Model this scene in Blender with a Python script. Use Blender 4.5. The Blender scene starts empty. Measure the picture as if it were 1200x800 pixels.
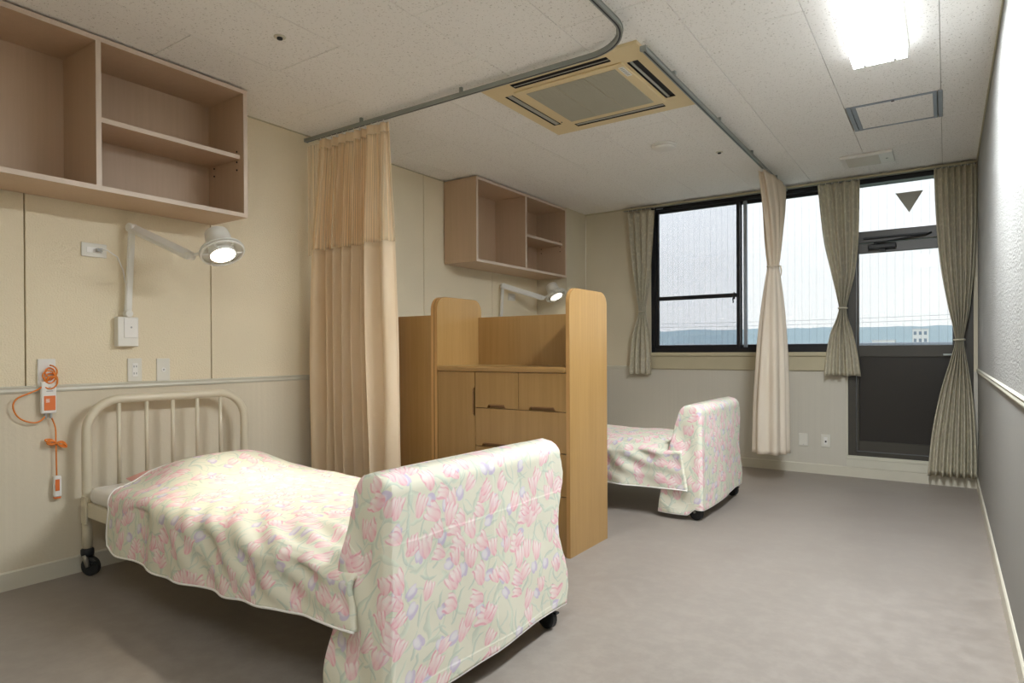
import bpy, bmesh, math, random
from mathutils import Vector, Matrix, noise

scene = bpy.context.scene
C = scene.collection
random.seed(7)
PI = math.pi

# ------------------------------------------------------------------ camera
F_PX, YAW, PITCH, ROLL, SHIFT = 745.55, 0.5987, -0.0046, -0.005, 14.75
CAM = Vector((3.4939, -6.001, 1.0656))
fw = Vector((-math.sin(YAW) * math.cos(PITCH), math.cos(YAW) * math.cos(PITCH), math.sin(PITCH)))
rt = Vector((math.cos(YAW), math.sin(YAW), 0))
up = rt.cross(fw)
rt = rt * math.cos(ROLL) + up * math.sin(ROLL)
up = rt.cross(fw)
cd = bpy.data.cameras.new('camera')
cam = bpy.data.objects.new('camera', cd)
C.objects.link(cam)
m = Matrix.Identity(4)
for i in range(3):
    m[i][0], m[i][1], m[i][2], m[i][3] = rt[i], up[i], -fw[i], CAM[i]
cam.matrix_world = m
cd.sensor_width = 36.0
cd.lens = F_PX / 1200 * 36
cd.shift_y = SHIFT / 1200
cd.clip_start = 0.02
cd.clip_end = 20000
scene.camera = cam

# ------------------------------------------------------------------ world, light, exposure
SKY = (0.90, 0.945, 1.0)
SKY_STRENGTH = 1.38
FLUO_STRENGTH = 64.0
FILL_STRENGTH = 23.0
FLUO_COL = (0.93, 0.97, 1.0)
SPOT_W = 44.0
w = bpy.data.worlds.new('sky'); scene.world = w
w.use_nodes = True
bg = w.node_tree.nodes['Background']
bg.inputs[0].default_value = (*SKY, 1)
bg.inputs[1].default_value = SKY_STRENGTH
scene.view_settings.view_transform = 'Standard'
scene.view_settings.look = 'None'
scene.view_settings.gamma = 1.0
scene.view_settings.use_curve_mapping = False
scene.view_settings.exposure = 0.62
scene.cycles.use_denoising = True
scene.cycles.max_bounces = 10
scene.cycles.diffuse_bounces = 6
scene.cycles.volume_bounces = 6
scene.cycles.transparent_max_bounces = 24
scene.cycles.sample_clamp_indirect = 6.0

# ------------------------------------------------------------------ node helpers
class S:
    """a socket with arithmetic"""
    def __init__(s, nt, k): s.nt, s.k = nt, k
    def _m(s, op, *a):
        n = s.nt.nodes.new('ShaderNodeMath'); n.operation = op
        for i, v in enumerate((s,) + a):
            if isinstance(v, S): s.nt.links.new(v.k, n.inputs[i])
            else: n.inputs[i].default_value = v
        return S(s.nt, n.outputs[0])
    def __add__(s, o): return s._m('ADD', o)
    def __sub__(s, o): return s._m('SUBTRACT', o)
    def __mul__(s, o): return s._m('MULTIPLY', o)
    def __truediv__(s, o): return s._m('DIVIDE', o)
    def min(s, o): return s._m('MINIMUM', o)
    def max(s, o): return s._m('MAXIMUM', o)
    def sin(s): return s._m('SINE')
    def cos(s): return s._m('COSINE')
    def abs(s): return s._m('ABSOLUTE')
    def fract(s): return s._m('FRACT')
    def gt(s, v): return s._m('GREATER_THAN', v)
    def step(s, lo, hi, a=0.0, b=1.0):
        n = s.nt.nodes.new('ShaderNodeMapRange'); n.interpolation_type = 'SMOOTHSTEP'
        s.nt.links.new(s.k, n.inputs[0])
        n.inputs[1].default_value, n.inputs[2].default_value = lo, hi
        n.inputs[3].default_value, n.inputs[4].default_value = a, b
        return S(s.nt, n.outputs[0])

class Mat:
    def __init__(s, name, col=(.8, .8, .8), rough=.5, metal=0.0, spec=.5):
        s.m = bpy.data.materials.new(name); s.m.use_nodes = True
        s.nt = s.m.node_tree
        s.b = s.nt.nodes['Principled BSDF']
        s.b.inputs['Base Color'].default_value = (*col, 1)
        s.b.inputs['Roughness'].default_value = rough
        s.b.inputs['Metallic'].default_value = metal
        s.b.inputs['Specular IOR Level'].default_value = spec
        s.col = col
    def node(s, t): return s.nt.nodes.new(t)
    def coord(s, kind='Object', scale=(1, 1, 1), rot=(0, 0, 0), loc=(0, 0, 0)):
        t = s.node('ShaderNodeTexCoord'); mp = s.node('ShaderNodeMapping')
        mp.inputs['Scale'].default_value = scale
        mp.inputs['Rotation'].default_value = rot
        mp.inputs['Location'].default_value = loc
        s.nt.links.new(t.outputs[kind], mp.inputs[0])
        return mp.outputs[0]
    def noise(s, vec, scale, detail=2, rough=.5):
        n = s.node('ShaderNodeTexNoise')
        n.inputs['Scale'].default_value = scale
        n.inputs['Detail'].default_value = detail
        n.inputs['Roughness'].default_value = rough
        s.nt.links.new(vec, n.inputs['Vector'])
        return S(s.nt, n.outputs[0])
    def mix(s, fac, a, b):
        n = s.node('ShaderNodeMix'); n.data_type = 'RGBA'
        for sock, v in ((n.inputs[0], fac), (n.inputs[6], a), (n.inputs[7], b)):
            if isinstance(v, S): s.nt.links.new(v.k, sock)
            elif isinstance(v, bpy.types.NodeSocket): s.nt.links.new(v, sock)
            elif isinstance(v, tuple): sock.default_value = (*v, 1)
            else: sock.default_value = v
        return n.outputs[2]
    def setcol(s, sock): s.nt.links.new(sock, s.b.inputs['Base Color'])
    def bump(s, h, strength=.2, dist=.01):
        n = s.node('ShaderNodeBump')
        n.inputs['Strength'].default_value = strength
        n.inputs['Distance'].default_value = dist
        s.nt.links.new(h.k if isinstance(h, S) else h, n.inputs['Height'])
        s.nt.links.new(n.outputs[0], s.b.inputs['Normal'])

def simple(name, col, rough=.5, metal=0.0, var=.04, spec=.5):
    q = Mat(name, col, rough, metal, spec)
    v = q.noise(q.coord(), 9, 3)
    q.setcol(q.mix(v, tuple(c * (1 - var) for c in col), tuple(min(1, c * (1 + var)) for c in col)))
    return q.m

M = {}
M['white'] = simple('white_plastic', (.84, .83, .79), .35)
M['plate'] = simple('ivory_plate', (.74, .72, .64), .4)
M['bed_metal'] = simple('cream_enamel', (.68, .62, .475), .3)
M['lamp_white'] = simple('lamp_enamel', (.80, .79, .73), .3)
M['dark'] = simple('black_rubber', (.012, .014, .017), .5)
M['slot'] = simple('slot_black', (.01, .011, .013), .6)
M['frame'] = simple('dark_bronze_frame', (.009, .010, .014), .35)
M['doorframe'] = simple('brown_door_metal', (.05, .046, .037), .38)
M['doorpanel'] = simple('dark_brown_panel', (.016, .014, .0125), .32)
M['alu'] = simple('aluminium_rail', (.34, .37, .35), .35, .6)
M['alu2'] = simple('hatch_aluminium', (.33, .38, .44), .4, .3)
M['railblack'] = simple('rail_slot', (.015, .018, .035), .4)
M['ac'] = simple('aged_cream_plastic', (.78, .64, .38), .4)
M['acgrille'] = simple('ac_grille_grey', (.46, .45, .37), .55)
M['ventgrille'] = simple('vent_grille', (.66, .64, .58), .5)
M['louver'] = simple('ac_louver', (.42, .42, .38), .4)
M['orange'] = simple('orange_cord', (.80, .24, .03), .45)
M['orange_btn'] = simple('orange_plastic', (.80, .20, .05), .4)
M['trimw'] = simple('cream_trim', (.62, .60, .50), .35)
M['trimy'] = simple('beige_trim', (.50, .45, .31), .4)
M['basew'] = simple('vinyl_baseboard', (.62, .59, .49), .4)
M['mattress'] = simple('white_sheet', (.82, .80, .76), .8)
M['pillow'] = simple('pink_pillowcase', (.80, .42, .38), .8)
M['handle'] = simple('handle_brown', (.27, .145, .058), .45)
M['parapet'] = simple('parapet_grey', (.78, .78, .77), .6)
M['concrete'] = simple('pale_concrete', (.80, .79, .77), .7)
M['roof'] = simple('pale_roof', (.62, .64, .68), .6)
M['window_dark'] = simple('far_window', (.18, .24, .32), .3)
M['piping'] = simple('white_piping', (.84, .82, .78), .8)
M['wire'] = simple('cable_grey', (.25, .28, .32), .6)
M['tie'] = simple('tieback_cloth', (.66, .58, .44), .8)
M['hook'] = simple('curtain_hook', (.75, .73, .70), .4)
M['steel'] = simple('caster_steel', (.35, .34, .30), .35, .7)
M['brass'] = simple('brass_screw', (.30, .20, .09), .4, .3)
M['greyprint'] = simple('grey_print', (.40, .41, .40), .5)
M['triangle'] = simple('grey_sticker', (.42, .42, .37), .5)

def emissive(name, col, strength):
    q = Mat(name, col)
    q.b.inputs['Emission Color'].default_value = (*col, 1)
    q.b.inputs['Emission Strength'].default_value = strength
    return q.m
M['fluo'] = emissive('fluorescent_diffuser', FLUO_COL, FLUO_STRENGTH)
M['fluo_fill'] = emissive('fill_light_diffuser', FLUO_COL, FILL_STRENGTH)
M['fluo_side'] = emissive('fluorescent_diffuser_side', FLUO_COL, 2.6)
M['bulb'] = emissive('lamp_glow', (1.0, .90, .72), 9.0)

def wallpaper(name, col, scale, strength, var=.05, stripes=0.0):
    q = Mat(name, col, .72, spec=.25)
    v = q.coord()
    n1 = q.noise(v, scale, 2); n2 = q.noise(v, 1.3, 2)
    f = n2.step(.3, .7)
    c = q.mix(f, tuple(a * (1 - var) for a in col), tuple(a * (1 + var) for a in col))
    if stripes:
        s = q.noise(q.coord(scale=(60, 60, .6)), 1.0, 2).step(.35, .65)
        c = q.mix(s * S(q.nt, q.node('ShaderNodeValue').outputs[0]) if False else s, c, tuple(a * (1 - stripes) for a in col))
    q.setcol(c)
    q.bump(n1.step(.35, .65), strength, .004)
    return q.m
M['wp_left'] = wallpaper('cream_embossed_wallpaper', (.83, .74, .55), 130, .35)
M['wp_back'] = wallpaper('beige_wallpaper', (.67, .61, .47), 130, .25)
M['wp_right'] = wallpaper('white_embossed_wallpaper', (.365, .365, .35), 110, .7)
M['wainscot'] = wallpaper('grey_cream_wainscot', (.71, .64, .50), 60, .05, .02, .018)
M['wainscot_b'] = wallpaper('grey_wainscot', (.60, .57, .49), 60, .05, .02, .018)
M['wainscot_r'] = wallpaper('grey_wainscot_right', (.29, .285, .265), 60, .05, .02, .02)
M['joint'] = simple('brown_joint', (.30, .23, .10), .6)

def ceiling_mat():
    q = Mat('acoustic_ceiling_tile', (.60, .575, .52), .85, spec=.15)
    v = q.coord(scale=(125, 55, 60))
    n = q.noise(v, 1.0, 3, .6)
    v2 = q.coord(scale=(55, 125, 60), loc=(3, 7, 0))
    n2 = q.noise(v2, 1.0, 2, .5)
    pit = n.step(.615, .665).max(n2.step(.64, .69) * .8)
    q.setcol(q.mix(pit, (.93, .92, .89), (.58, .56, .52)))
    q.bump(pit * -1.0, .5, .003)
    return q.m
M['ceiling'] = ceiling_mat()
M['ceil_gap'] = simple('ceiling_gap', (.50, .48, .43), .8)

def floor_mat():
    q = Mat('taupe_sheet_vinyl', (.36, .30, .25), .42, spec=.4)
    n = q.noise(q.coord(), 14, 6, .65); n2 = q.noise(q.coord(), 2.0, 3)
    k = n.step(.35, .68) * .7 + n2.step(.3, .7) * .3
    q.setcol(q.mix(k, (.248, .216, .188), (.32, .285, .252)))
    q.bump(n, .06, .002)
    r = n.step(.3, .7, .36, .5)
    q.nt.links.new(r.k, q.b.inputs['Roughness'])
    return q.m
M['floor'] = floor_mat()

def wood(name, a, b, axis='z', rough=.28):
    q = Mat(name, a, rough, spec=.6)
    sc = {'z': (55, 55, 2.2), 'x': (2.2, 55, 55)}[axis]
    n = q.noise(q.coord(scale=sc), 1.0, 4, .6)
    n2 = q.noise(q.coord(scale=tuple(s * .12 for s in sc)), 1.0, 2)
    q.setcol(q.mix(n.step(.3, .7) * .6 + n2.step(.3, .7) * .4, a, b))
    return q.m
M['wood'] = wood('beech_veneer', (.36, .21, .07), (.43, .26, .096))
M['wood_edge'] = wood('beech_edge', (.53, .29, .10), (.60, .35, .13))
M['woodx'] = wood('beech_veneer_flat', (.36, .21, .07), (.43, .26, .096), 'x')
M['shelf'] = wood('pinkish_laminate', (.53, .38, .25), (.58, .42, .285), 'z', .45)
M['shelf_edge'] = simple('pale_shelf_edge', (.68, .56, .45), .4)

def glass(name, tint, lines):
    q = Mat(name)
    nt = q.nt
    nt.nodes.remove(q.b)
    out = [n for n in nt.nodes if n.type == 'OUTPUT_MATERIAL'][0]
    tr = q.node('ShaderNodeBsdfTransparent'); gl = q.node('ShaderNodeBsdfGlossy')
    gl.inputs['Roughness'].default_value = .02
    # wires cast into the glass: thin vertical lines
    t = q.node('ShaderNodeTexCoord'); sp = q.node('ShaderNodeSeparateXYZ')
    nt.links.new(t.outputs['Object'], sp.inputs[0])
    x = S(nt, sp.outputs[0]) * lines
    d = (x.fract() - .5).abs()
    wire = d.step(.0, .06, 1, 0) * .45
    c = q.mix(wire, tint, tuple(a * .78 for a in tint))
    nt.links.new(c, tr.inputs[0])
    mx = q.node('ShaderNodeMixShader'); mx.inputs[0].default_value = .04
    nt.links.new(tr.outputs[0], mx.inputs[1]); nt.links.new(gl.outputs[0], mx.inputs[2])
    nt.links.new(mx.outputs[0], out.inputs[0])
    return q.m
M['glass_a'] = glass('wired_glass_double', (.715, .725, .74), 19)
M['glass_b'] = glass('wired_glass_clear', (.82, .83, .83), 17)

def cloth(name, a, b, transl=.25, sheer=0.0, blot=0.0):
    q = Mat(name, a, .85, spec=.15)
    nt = q.nt
    n = q.noise(q.coord('UV', scale=(9, 3, 1)), 1.0, 3)
    col = q.mix(n.step(.3, .7), a, b)
    if blot:
        n3 = q.noise(q.coord('UV'), 26, 4, .6)
        col = q.mix(n3.step(.5, .62) * blot, col, tuple(min(1, c * 1.35) for c in b))
    q.setcol(col)
    wv = q.noise(q.coord('UV', scale=(900, 900, 1)), 1.0, 1)
    q.bump(wv, .1, .001)
    out = [k for k in nt.nodes if k.type == 'OUTPUT_MATERIAL'][0]
    last = q.b.outputs[0]
    if transl:
        tl = q.node('ShaderNodeBsdfTranslucent'); nt.links.new(col, tl.inputs[0])
        mx = q.node('ShaderNodeMixShader'); mx.inputs[0].default_value = transl
        nt.links.new(last, mx.inputs[1]); nt.links.new(tl.outputs[0], mx.inputs[2]); last = mx.outputs[0]
    if sheer:
        tr = q.node('ShaderNodeBsdfTransparent')
        mx = q.node('ShaderNodeMixShader')
        th = q.noise(q.coord('UV', scale=(160, .4, 1)), 1.0, 2)
        nt.links.new(th.step(.38, .62, sheer * .45, min(.9, sheer * 1.6)).k, mx.inputs[0])
        nt.links.new(last, mx.inputs[1]); nt.links.new(tr.outputs[0], mx.inputs[2]); last = mx.outputs[0]
    nt.links.new(last, out.inputs[0])
    return q.m
M['curt_peach'] = cloth('peach_curtain', (.91, .75, .53), (.94, .79, .58), .22)
M['curt_net'] = cloth('peach_net', (.91, .74, .50), (.94, .78, .56), .3, .38)
M['curt_net2'] = cloth('peach_net_tied', (.85, .75, .60), (.88, .79, .65), .3, .12)
M['curt_peach2'] = cloth('pale_peach_curtain', (.85, .76, .63), (.88, .80, .68), .25)
M['curt_sage'] = cloth('sage_brocade_curtain', (.62, .58, .46), (.68, .64, .51), .22, 0, .5)

def floral(name, base, creased=True):
    q = Mat(name, base, .85, spec=.15)
    nt = q.nt
    t = q.node('ShaderNodeTexCoord'); sp = q.node('ShaderNodeSeparateXYZ')
    nt.links.new(t.outputs['UV'], sp.inputs[0])
    U, V = S(nt, sp.outputs[0]), S(nt, sp.outputs[1])
    wob = q.noise(q.coord('UV'), 14, 2)
    wob2 = q.noise(q.coord('UV', loc=(5, 3, 0)), 14, 2)
    def cell(scale, ox, oy, rnd=.75, wb=.25):
        cb = q.node('ShaderNodeCombineXYZ')
        a = U * scale + (wob - .5) * wb + ox; b = V * scale + (wob2 - .5) * wb + oy
        nt.links.new(a.k, cb.inputs[0]); nt.links.new(b.k, cb.inputs[1])
        v = q.node('ShaderNodeTexVoronoi'); v.voronoi_dimensions = '2D'
        v.inputs['Scale'].default_value = 1.0; v.inputs['Randomness'].default_value = rnd
        nt.links.new(cb.outputs[0], v.inputs['Vector'])
        ps = q.node('ShaderNodeSeparateXYZ'); nt.links.new(v.outputs['Position'], ps.inputs[0])
        cs = q.node('ShaderNodeSeparateColor'); nt.links.new(v.outputs['Color'], cs.inputs[0])
        dx, dy = a - S(nt, ps.outputs[0]), b - S(nt, ps.outputs[1])
        return dx, dy, [S(nt, cs.outputs[i]) for i in range(3)]
    def rot(dx, dy, ang):
        c, s_ = ang.cos(), ang.sin()
        return dx * c + dy * s_, dy * c - dx * s_
    def ell(x, y, rx, ry):
        a, b = x / rx, y / ry
        return a * a + b * b
    col = base
    # sage leaves, three layers
    for sc, ox, oy, cg, rng, wd in ((8.5, .3, .7, (.55, .60, .50), 2.2, .085), (9.5, 4.1, 2.2, (.61, .65, .54), 6.0, .08), (11.5, 8.6, 5.2, (.50, .56, .48), 3.0, .07), (12.5, 3.6, 7.9, (.58, .62, .53), 5.0, .06)):
        dx, dy, r = cell(sc, ox, oy, .8, .45)
        x, y = rot(dx, dy, (r[0] - .5) * rng)
        x = x + (y * y) * (r[1] - .5) * 2.4
        d = ell(x, y, wd, .55)
        mk = d.step(.45, 1.0, 1, 0)
        shade = q.mix(x.step(-.06, .06), cg, tuple(min(1, c * 1.22) for c in cg))
        col = q.mix(mk * .75, col, shade)
    # lilac buds
    dx, dy, r = cell(10.5, 2.7, 9.1, .8)
    x, y = rot(dx, dy, (r[0] - .5) * 3.0)
    d = ell(x + .08, y, .13, .24).min(ell(x - .08, y + .02, .13, .23))
    on = r[2].gt(.45)
    sh = q.mix(ell(x + .05, y - .05, .16, .22).step(.1, 1.2), (.80, .76, .80), (.60, .52, .68))
    col = q.mix(d.step(.7, 1.05, 1, 0) * on * .85, col, sh)
    # pink tulips
    for sc, ox, oy, ons in ((9.0, 6.2, 1.3, .25), (8.2, 1.9, 4.4, .35), (10.5, 5.1, 7.7, .55)):
        dx, dy, r = cell(sc, ox, oy, .7, .25)
        x, y = rot(dx, dy, (r[0] - .5) * 2.4)
        lean = y * .32
        pc = ell(x, y, .14, .31)
        pl = ell(x + .12 + lean, y + .02, .115, .31)
        pr = ell(x - .12 - lean, y + .02, .115, .31)
        d = pc.min(pl).min(pr)
        on = r[2].gt(ons)
        st = ((x * 40.0) + (wob * 8.0)).sin().step(-.2, 1.0)
        deep = q.mix(r[1], (.80, .32, .40), (.80, .42, .50))
        pale = q.mix(y.step(-.25, .3), (.86, .58, .60), (.92, .84, .80))
        inner = q.mix(st * pc.step(.1, 1.1, .15, .9), pale, deep)
        edge = d.step(.5, .95)
        inner = q.mix(edge * .35, inner, deep)
        col = q.mix(d.step(.72, 1.04, 1, 0) * on * .85, col, inner)
    q.setcol(col)
    # storage creases of the folded cloth and a soft weave
    def crease(c, k): return (c * k).fract().step(0, .02, 1, 0)
    cr = crease(U + .31, 1 / .42).max(crease(V + .35, 1 / .42))
    wr = q.noise(q.coord('UV'), 5, 3)
    q.bump(cr * .28 + wr * 1.0 if creased else wr, .35, .012)
    return q.m
M['floral_quilt'] = floral('tulip_print_quilt', (.77, .75, .62), False)
M['floral'] = floral('tulip_print_cotton', (.77, .75, .62))

def hill_mat():
    q = Mat('hazy_forest', (.16, .24, .28), .95, spec=0)
    n = q.noise(q.coord(), .012, 5, .6)
    q.setcol(q.mix(n.step(.35, .65), (.05, .115, .19), (.08, .155, .23)))
    return q.m
M['hill'] = hill_mat()
M['field'] = simple('field', (.20, .26, .20), .9)

# ------------------------------------------------------------------ mesh helpers
def chain_loc(p):
    v = Vector((0, 0, 0))
    while p is not None:
        v += p.location; p = p.parent
    return v

def obj(name, bm, mat, parent=None, smooth=False):
    me = bpy.data.meshes.new(name)
    if parent is not None:
        bmesh.ops.translate(bm, verts=bm.verts, vec=-chain_loc(parent))
    bm.to_mesh(me); bm.free()
    if smooth:
        for p in me.polygons: p.use_smooth = True
    if mat: me.materials.append(M[mat] if isinstance(mat, str) else mat)
    o = bpy.data.objects.new(name, me)
    C.objects.link(o)
    if parent is not None: o.parent = parent
    return o

def tag(o, label, cat, group=None):
    o['label'] = label; o['category'] = cat
    if group: o['group'] = group
    return o

def thing(name, label, cat, loc=(0, 0, 0), group=None):
    o = bpy.data.objects.new(name, None); C.objects.link(o)
    o.empty_display_size = .1
    o.location = loc
    return tag(o, label, cat, group)

def struct(o):
    o['kind'] = 'structure'; return o

def bx(bm, x0, x1, y0, y1, z0, z1, bev=0.0, seg=2):
    r = bmesh.ops.create_cube(bm, size=1.0)
    vs = r['verts']
    for v in vs:
        v.co = Vector((x0 + (v.co.x + .5) * (x1 - x0), y0 + (v.co.y + .5) * (y1 - y0), z0 + (v.co.z + .5) * (z1 - z0)))
    if bev > 0:
        es = list({e for v in vs for e in v.link_edges})
        bmesh.ops.bevel(bm, geom=es, offset=bev, segments=seg, affect='EDGES', profile=.5, clamp_overlap=True)
    return bm

def box(name, x0, x1, y0, y1, z0, z1, mat, parent=None, bev=0.0, seg=2):
    return obj(name, bx(bmesh.new(), x0, x1, y0, y1, z0, z1, bev, seg), mat, parent)

def frames(pts, closed=False):
    n = len(pts); out = []
    prev = None
    for i in range(n):
        a = pts[i - 1] if (i > 0 or closed) else pts[i]
        b = pts[(i + 1) % n] if (i < n - 1 or closed) else pts[i]
        t = (b - a)
        if t.length < 1e-9: t = Vector((0, 0, 1))
        t.normalize()
        if prev is None:
            ref = Vector((0, 0, 1)) if abs(t.z) < .9 else Vector((1, 0, 0))
            u = (ref - t * ref.dot(t)).normalized()
        else:
            u = (prev - t * prev.dot(t))
            u = u.normalized() if u.length > 1e-6 else prev
        prev = u
        out.append((t, u, t.cross(u)))
    return out

def tube(bm, pts, r, seg=10, cap=True, closed=False):
    pts = [Vector(p) for p in pts]
    fr = frames(pts, closed)
    rings = []
    for i, p in enumerate(pts):
        rr = r[i] if isinstance(r, (list, tuple)) else r
        t, u, v = fr[i]
        rings.append([bm.verts.new(p + (u * math.cos(2 * PI * k / seg) + v * math.sin(2 * PI * k / seg)) * rr) for k in range(seg)])
    n = len(rings)
    for i in range(n if closed else n - 1):
        a, b = rings[i], rings[(i + 1) % n]
        for k in range(seg):
            bm.faces.new((a[k], a[(k + 1) % seg], b[(k + 1) % seg], b[k]))
    if cap and not closed:
        bm.faces.new(rings[0][::-1]); bm.faces.new(rings[-1])
    return bm

def lathe(bm, prof, origin, axis, seg=24, cap=True):
    """prof: list of (radius, distance along axis)"""
    o = Vector(origin); t = Vector(axis).normalized()
    ref = Vector((0, 0, 1)) if abs(t.z) < .9 else Vector((1, 0, 0))
    u = (ref - t * ref.dot(t)).normalized(); v = t.cross(u)
    rings = []
    for r, d in prof:
        rings.append([bm.verts.new(o + t * d + (u * math.cos(2 * PI * k / seg) + v * math.sin(2 * PI * k / seg)) * max(r, 1e-4)) for k in range(seg)])
    for a, b in zip(rings, rings[1:]):
        for k in range(seg):
            bm.faces.new((a[k], a[(k + 1) % seg], b[(k + 1) % seg], b[k]))
    if cap:
        bm.faces.new(rings[0][::-1]); bm.faces.new(rings[-1])
    return bm

def prism(bm, outline, axis, a, b):
    """extrude a 2-D outline along an axis. axis 'y': outline (x,z); 'x': (y,z); 'z': (x,y)"""
    def P(p, d):
        return {'y': (p[0], d, p[1]), 'x': (d, p[0], p[1]), 'z': (p[0], p[1], d)}[axis]
    A = [bm.verts.new(P(p, a)) for p in outline]; B = [bm.verts.new(P(p, b)) for p in outline]
    bm.faces.new(A); bm.faces.new(B[::-1])
    n = len(A)
    for i in range(n):
        bm.faces.new((A[i], B[i], B[(i + 1) % n], A[(i + 1) % n]))
    bmesh.ops.recalc_face_normals(bm, faces=bm.faces)
    return bm

def arc(cx, cy, r, a0, a1, n=8):
    return [(cx + r * math.cos(math.radians(a0 + (a1 - a0) * i / n)), cy + r * math.sin(math.radians(a0 + (a1 - a0) * i / n))) for i in range(n + 1)]

def grid_mesh(name, fn, nu, nv, mat, parent=None, closed=False, thick=0.0, uvfn=None, smooth=True):
    """fn(i,j)->Vector for i in 0..nu, j in 0..nv"""
    off = chain_loc(parent) if parent is not None else Vector((0, 0, 0))
    verts = []; faces = []; uv = {}
    W = nu if closed else nu + 1
    for j in range(nv + 1):
        for i in range(W):
            verts.append(Vector(fn(i, j)) - off)
    luv = []
    for j in range(nv):
        for i in range(nu):
            i2 = (i + 1) % W
            faces.append((j * W + i, j * W + i2, (j + 1) * W + i2, (j + 1) * W + i))
            if uvfn:
                luv += [uvfn(i, j), uvfn(i + 1, j), uvfn(i + 1, j + 1), uvfn(i, j + 1)]
    me = bpy.data.meshes.new(name)
    me.from_pydata(verts, [], faces)
    if uvfn:
        l = me.uv_layers.new(name='UVMap')
        for k, p in enumerate(luv): l.data[k].uv = p
    for p in me.polygons: p.use_smooth = smooth
    me.materials.append(M[mat])
    o = bpy.data.objects.new(name, me); C.objects.link(o)
    if parent is not None: o.parent = parent
    if thick:
        md = o.modifiers.new('thickness', 'SOLIDIFY'); md.thickness = thick; md.offset = 0
    return o

def lerp_knots(knots, z):
    """smooth interpolation through sorted (z, a, b, ...) knots"""
    ks = sorted(knots)
    if z <= ks[0][0]: return ks[0][1:]
    if z >= ks[-1][0]: return ks[-1][1:]
    for k in range(len(ks) - 1):
        if ks[k][0] <= z <= ks[k + 1][0]:
            p0 = ks[max(k - 1, 0)]; p1 = ks[k]; p2 = ks[k + 1]; p3 = ks[min(k + 2, len(ks) - 1)]
            h = p2[0] - p1[0]; t = (z - p1[0]) / h
            res = []
            for c in range(1, len(p1)):
                def slope(a, b, cc):
                    da = (b[c] - a[c]) / (b[0] - a[0]) if b[0] != a[0] else None
                    db = (cc[c] - b[c]) / (cc[0] - b[0]) if cc[0] != b[0] else None
                    if da is None: return db
                    if db is None: return da
                    return 0 if da * db <= 0 else 2 * da * db / (da + db)
                m1 = slope(p0, p1, p2); m2 = slope(p1, p2, p3)
                t2, t3 = t * t, t * t * t
                res.append((2 * t3 - 3 * t2 + 1) * p1[c] + (t3 - 2 * t2 + t) * h * m1 + (-2 * t3 + 3 * t2) * p2[c] + (t3 - t2) * h * m2)
            return tuple(res)

# ------------------------------------------------------------------ the room
W_, H, NEAR = 3.694, 2.5, -6.9
# floor
struct(box('floor', -.12, W_ + .12, NEAR - .12, .22, -.12, 0, 'floor'))

# ceiling of acoustic tiles in running bond
ceil = struct(box('ceiling', -.12, W_ + .12, NEAR - .12, .22, H + .012, H + .12, 'ceil_gap'))
xs = [0.0, .215, .68, 1.145, 1.615, 2.08, 2.545, 2.995, 3.473, W_]
skip_hatch = (3.006, 3.478, -1.74, -1.27)
for i in range(len(xs) - 1):
    off = -3.98 if i % 2 == 0 else -3.525
    ys = [NEAR]
    y = off - .91 * 6
    while y < 0:
        if NEAR + .05 < y < -.03: ys.append(y)
        y += .91
    ys.append(0.0)
    for a, b in zip(ys, ys[1:]):
        g = .0012
        if i == 7:                                   # the strip that holds the hatch
            for a2, b2 in ((a, min(b, -1.745)), (max(a, -1.265), b)):
                if b2 - a2 > .01:
                    box('ceiling_tile', xs[i] + g, xs[i + 1] - g, a2 + g, b2 - g, H, H + .012, 'ceiling', ceil, .0008, 1)
            continue
        box('ceiling_tile', xs[i] + g, xs[i + 1] - g, a + g, b - g, H, H + .012, 'ceiling', ceil, .0008, 1)

# left wall: structural slab, upper panels with joints, wainscot panels
RZ = .895
wl = struct(box('wall_left', -.12, -.012, NEAR - .12, .22, 0, H + .012, 'joint'))
yb = [NEAR, -5.75, -4.846, -3.95, -3.045, -2.14, -1.2, -.41]
for a, b in zip(yb, yb[1:]):
    box('wall_panel', -.012, 0, a + .003, b - .003, RZ, H, 'wp_left', wl, .0015, 1)
    box('wainscot_panel', -.012, 0, a, b, 0, RZ, 'wainscot', wl)
# pillar in the far corner
pil = struct(box('wall_pillar', -.012, .35, -.41, .0, 0, H + .012, 'wp_back', None, .0008, 1))
box('wainscot_panel', .35, .353, -.41, 0, 0, RZ, 'wainscot_b', pil)

# back wall with the window and door openings
WX0, WX1, WZ0, WZ1 = 1.075, 2.815, 1.045, 2.487
DX0, DX1, DZ0 = 2.815, 3.668, .18
bm = bmesh.new()
bx(bm, .35, WX0, 0, .2, RZ, H + .012)
bx(bm, WX0, WX1, 0, .2, RZ, WZ0)
bx(bm, WX0, DX1, 0, .2, WZ1, H + .012)
bx(bm, DX1, W_, 0, .2, RZ, H + .012)
wb = struct(obj('wall_back', bm, 'wp_back'))
bm = bmesh.new()
bx(bm, .35, DX0, 0, .2, 0, RZ); bx(bm, DX0, DX1, 0, .2, 0, DZ0); bx(bm, DX1, W_, 0, .2, 0, RZ)
obj('wainscot', bm, 'wainscot_b', wb)
# right wall
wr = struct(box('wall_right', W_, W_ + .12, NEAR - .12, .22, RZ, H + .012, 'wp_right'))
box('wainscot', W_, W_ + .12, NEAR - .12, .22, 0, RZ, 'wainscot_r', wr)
struct(box('wall_near', 0, W_, NEAR - .12, NEAR, 0, H + .012, 'wp_back'))

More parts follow.
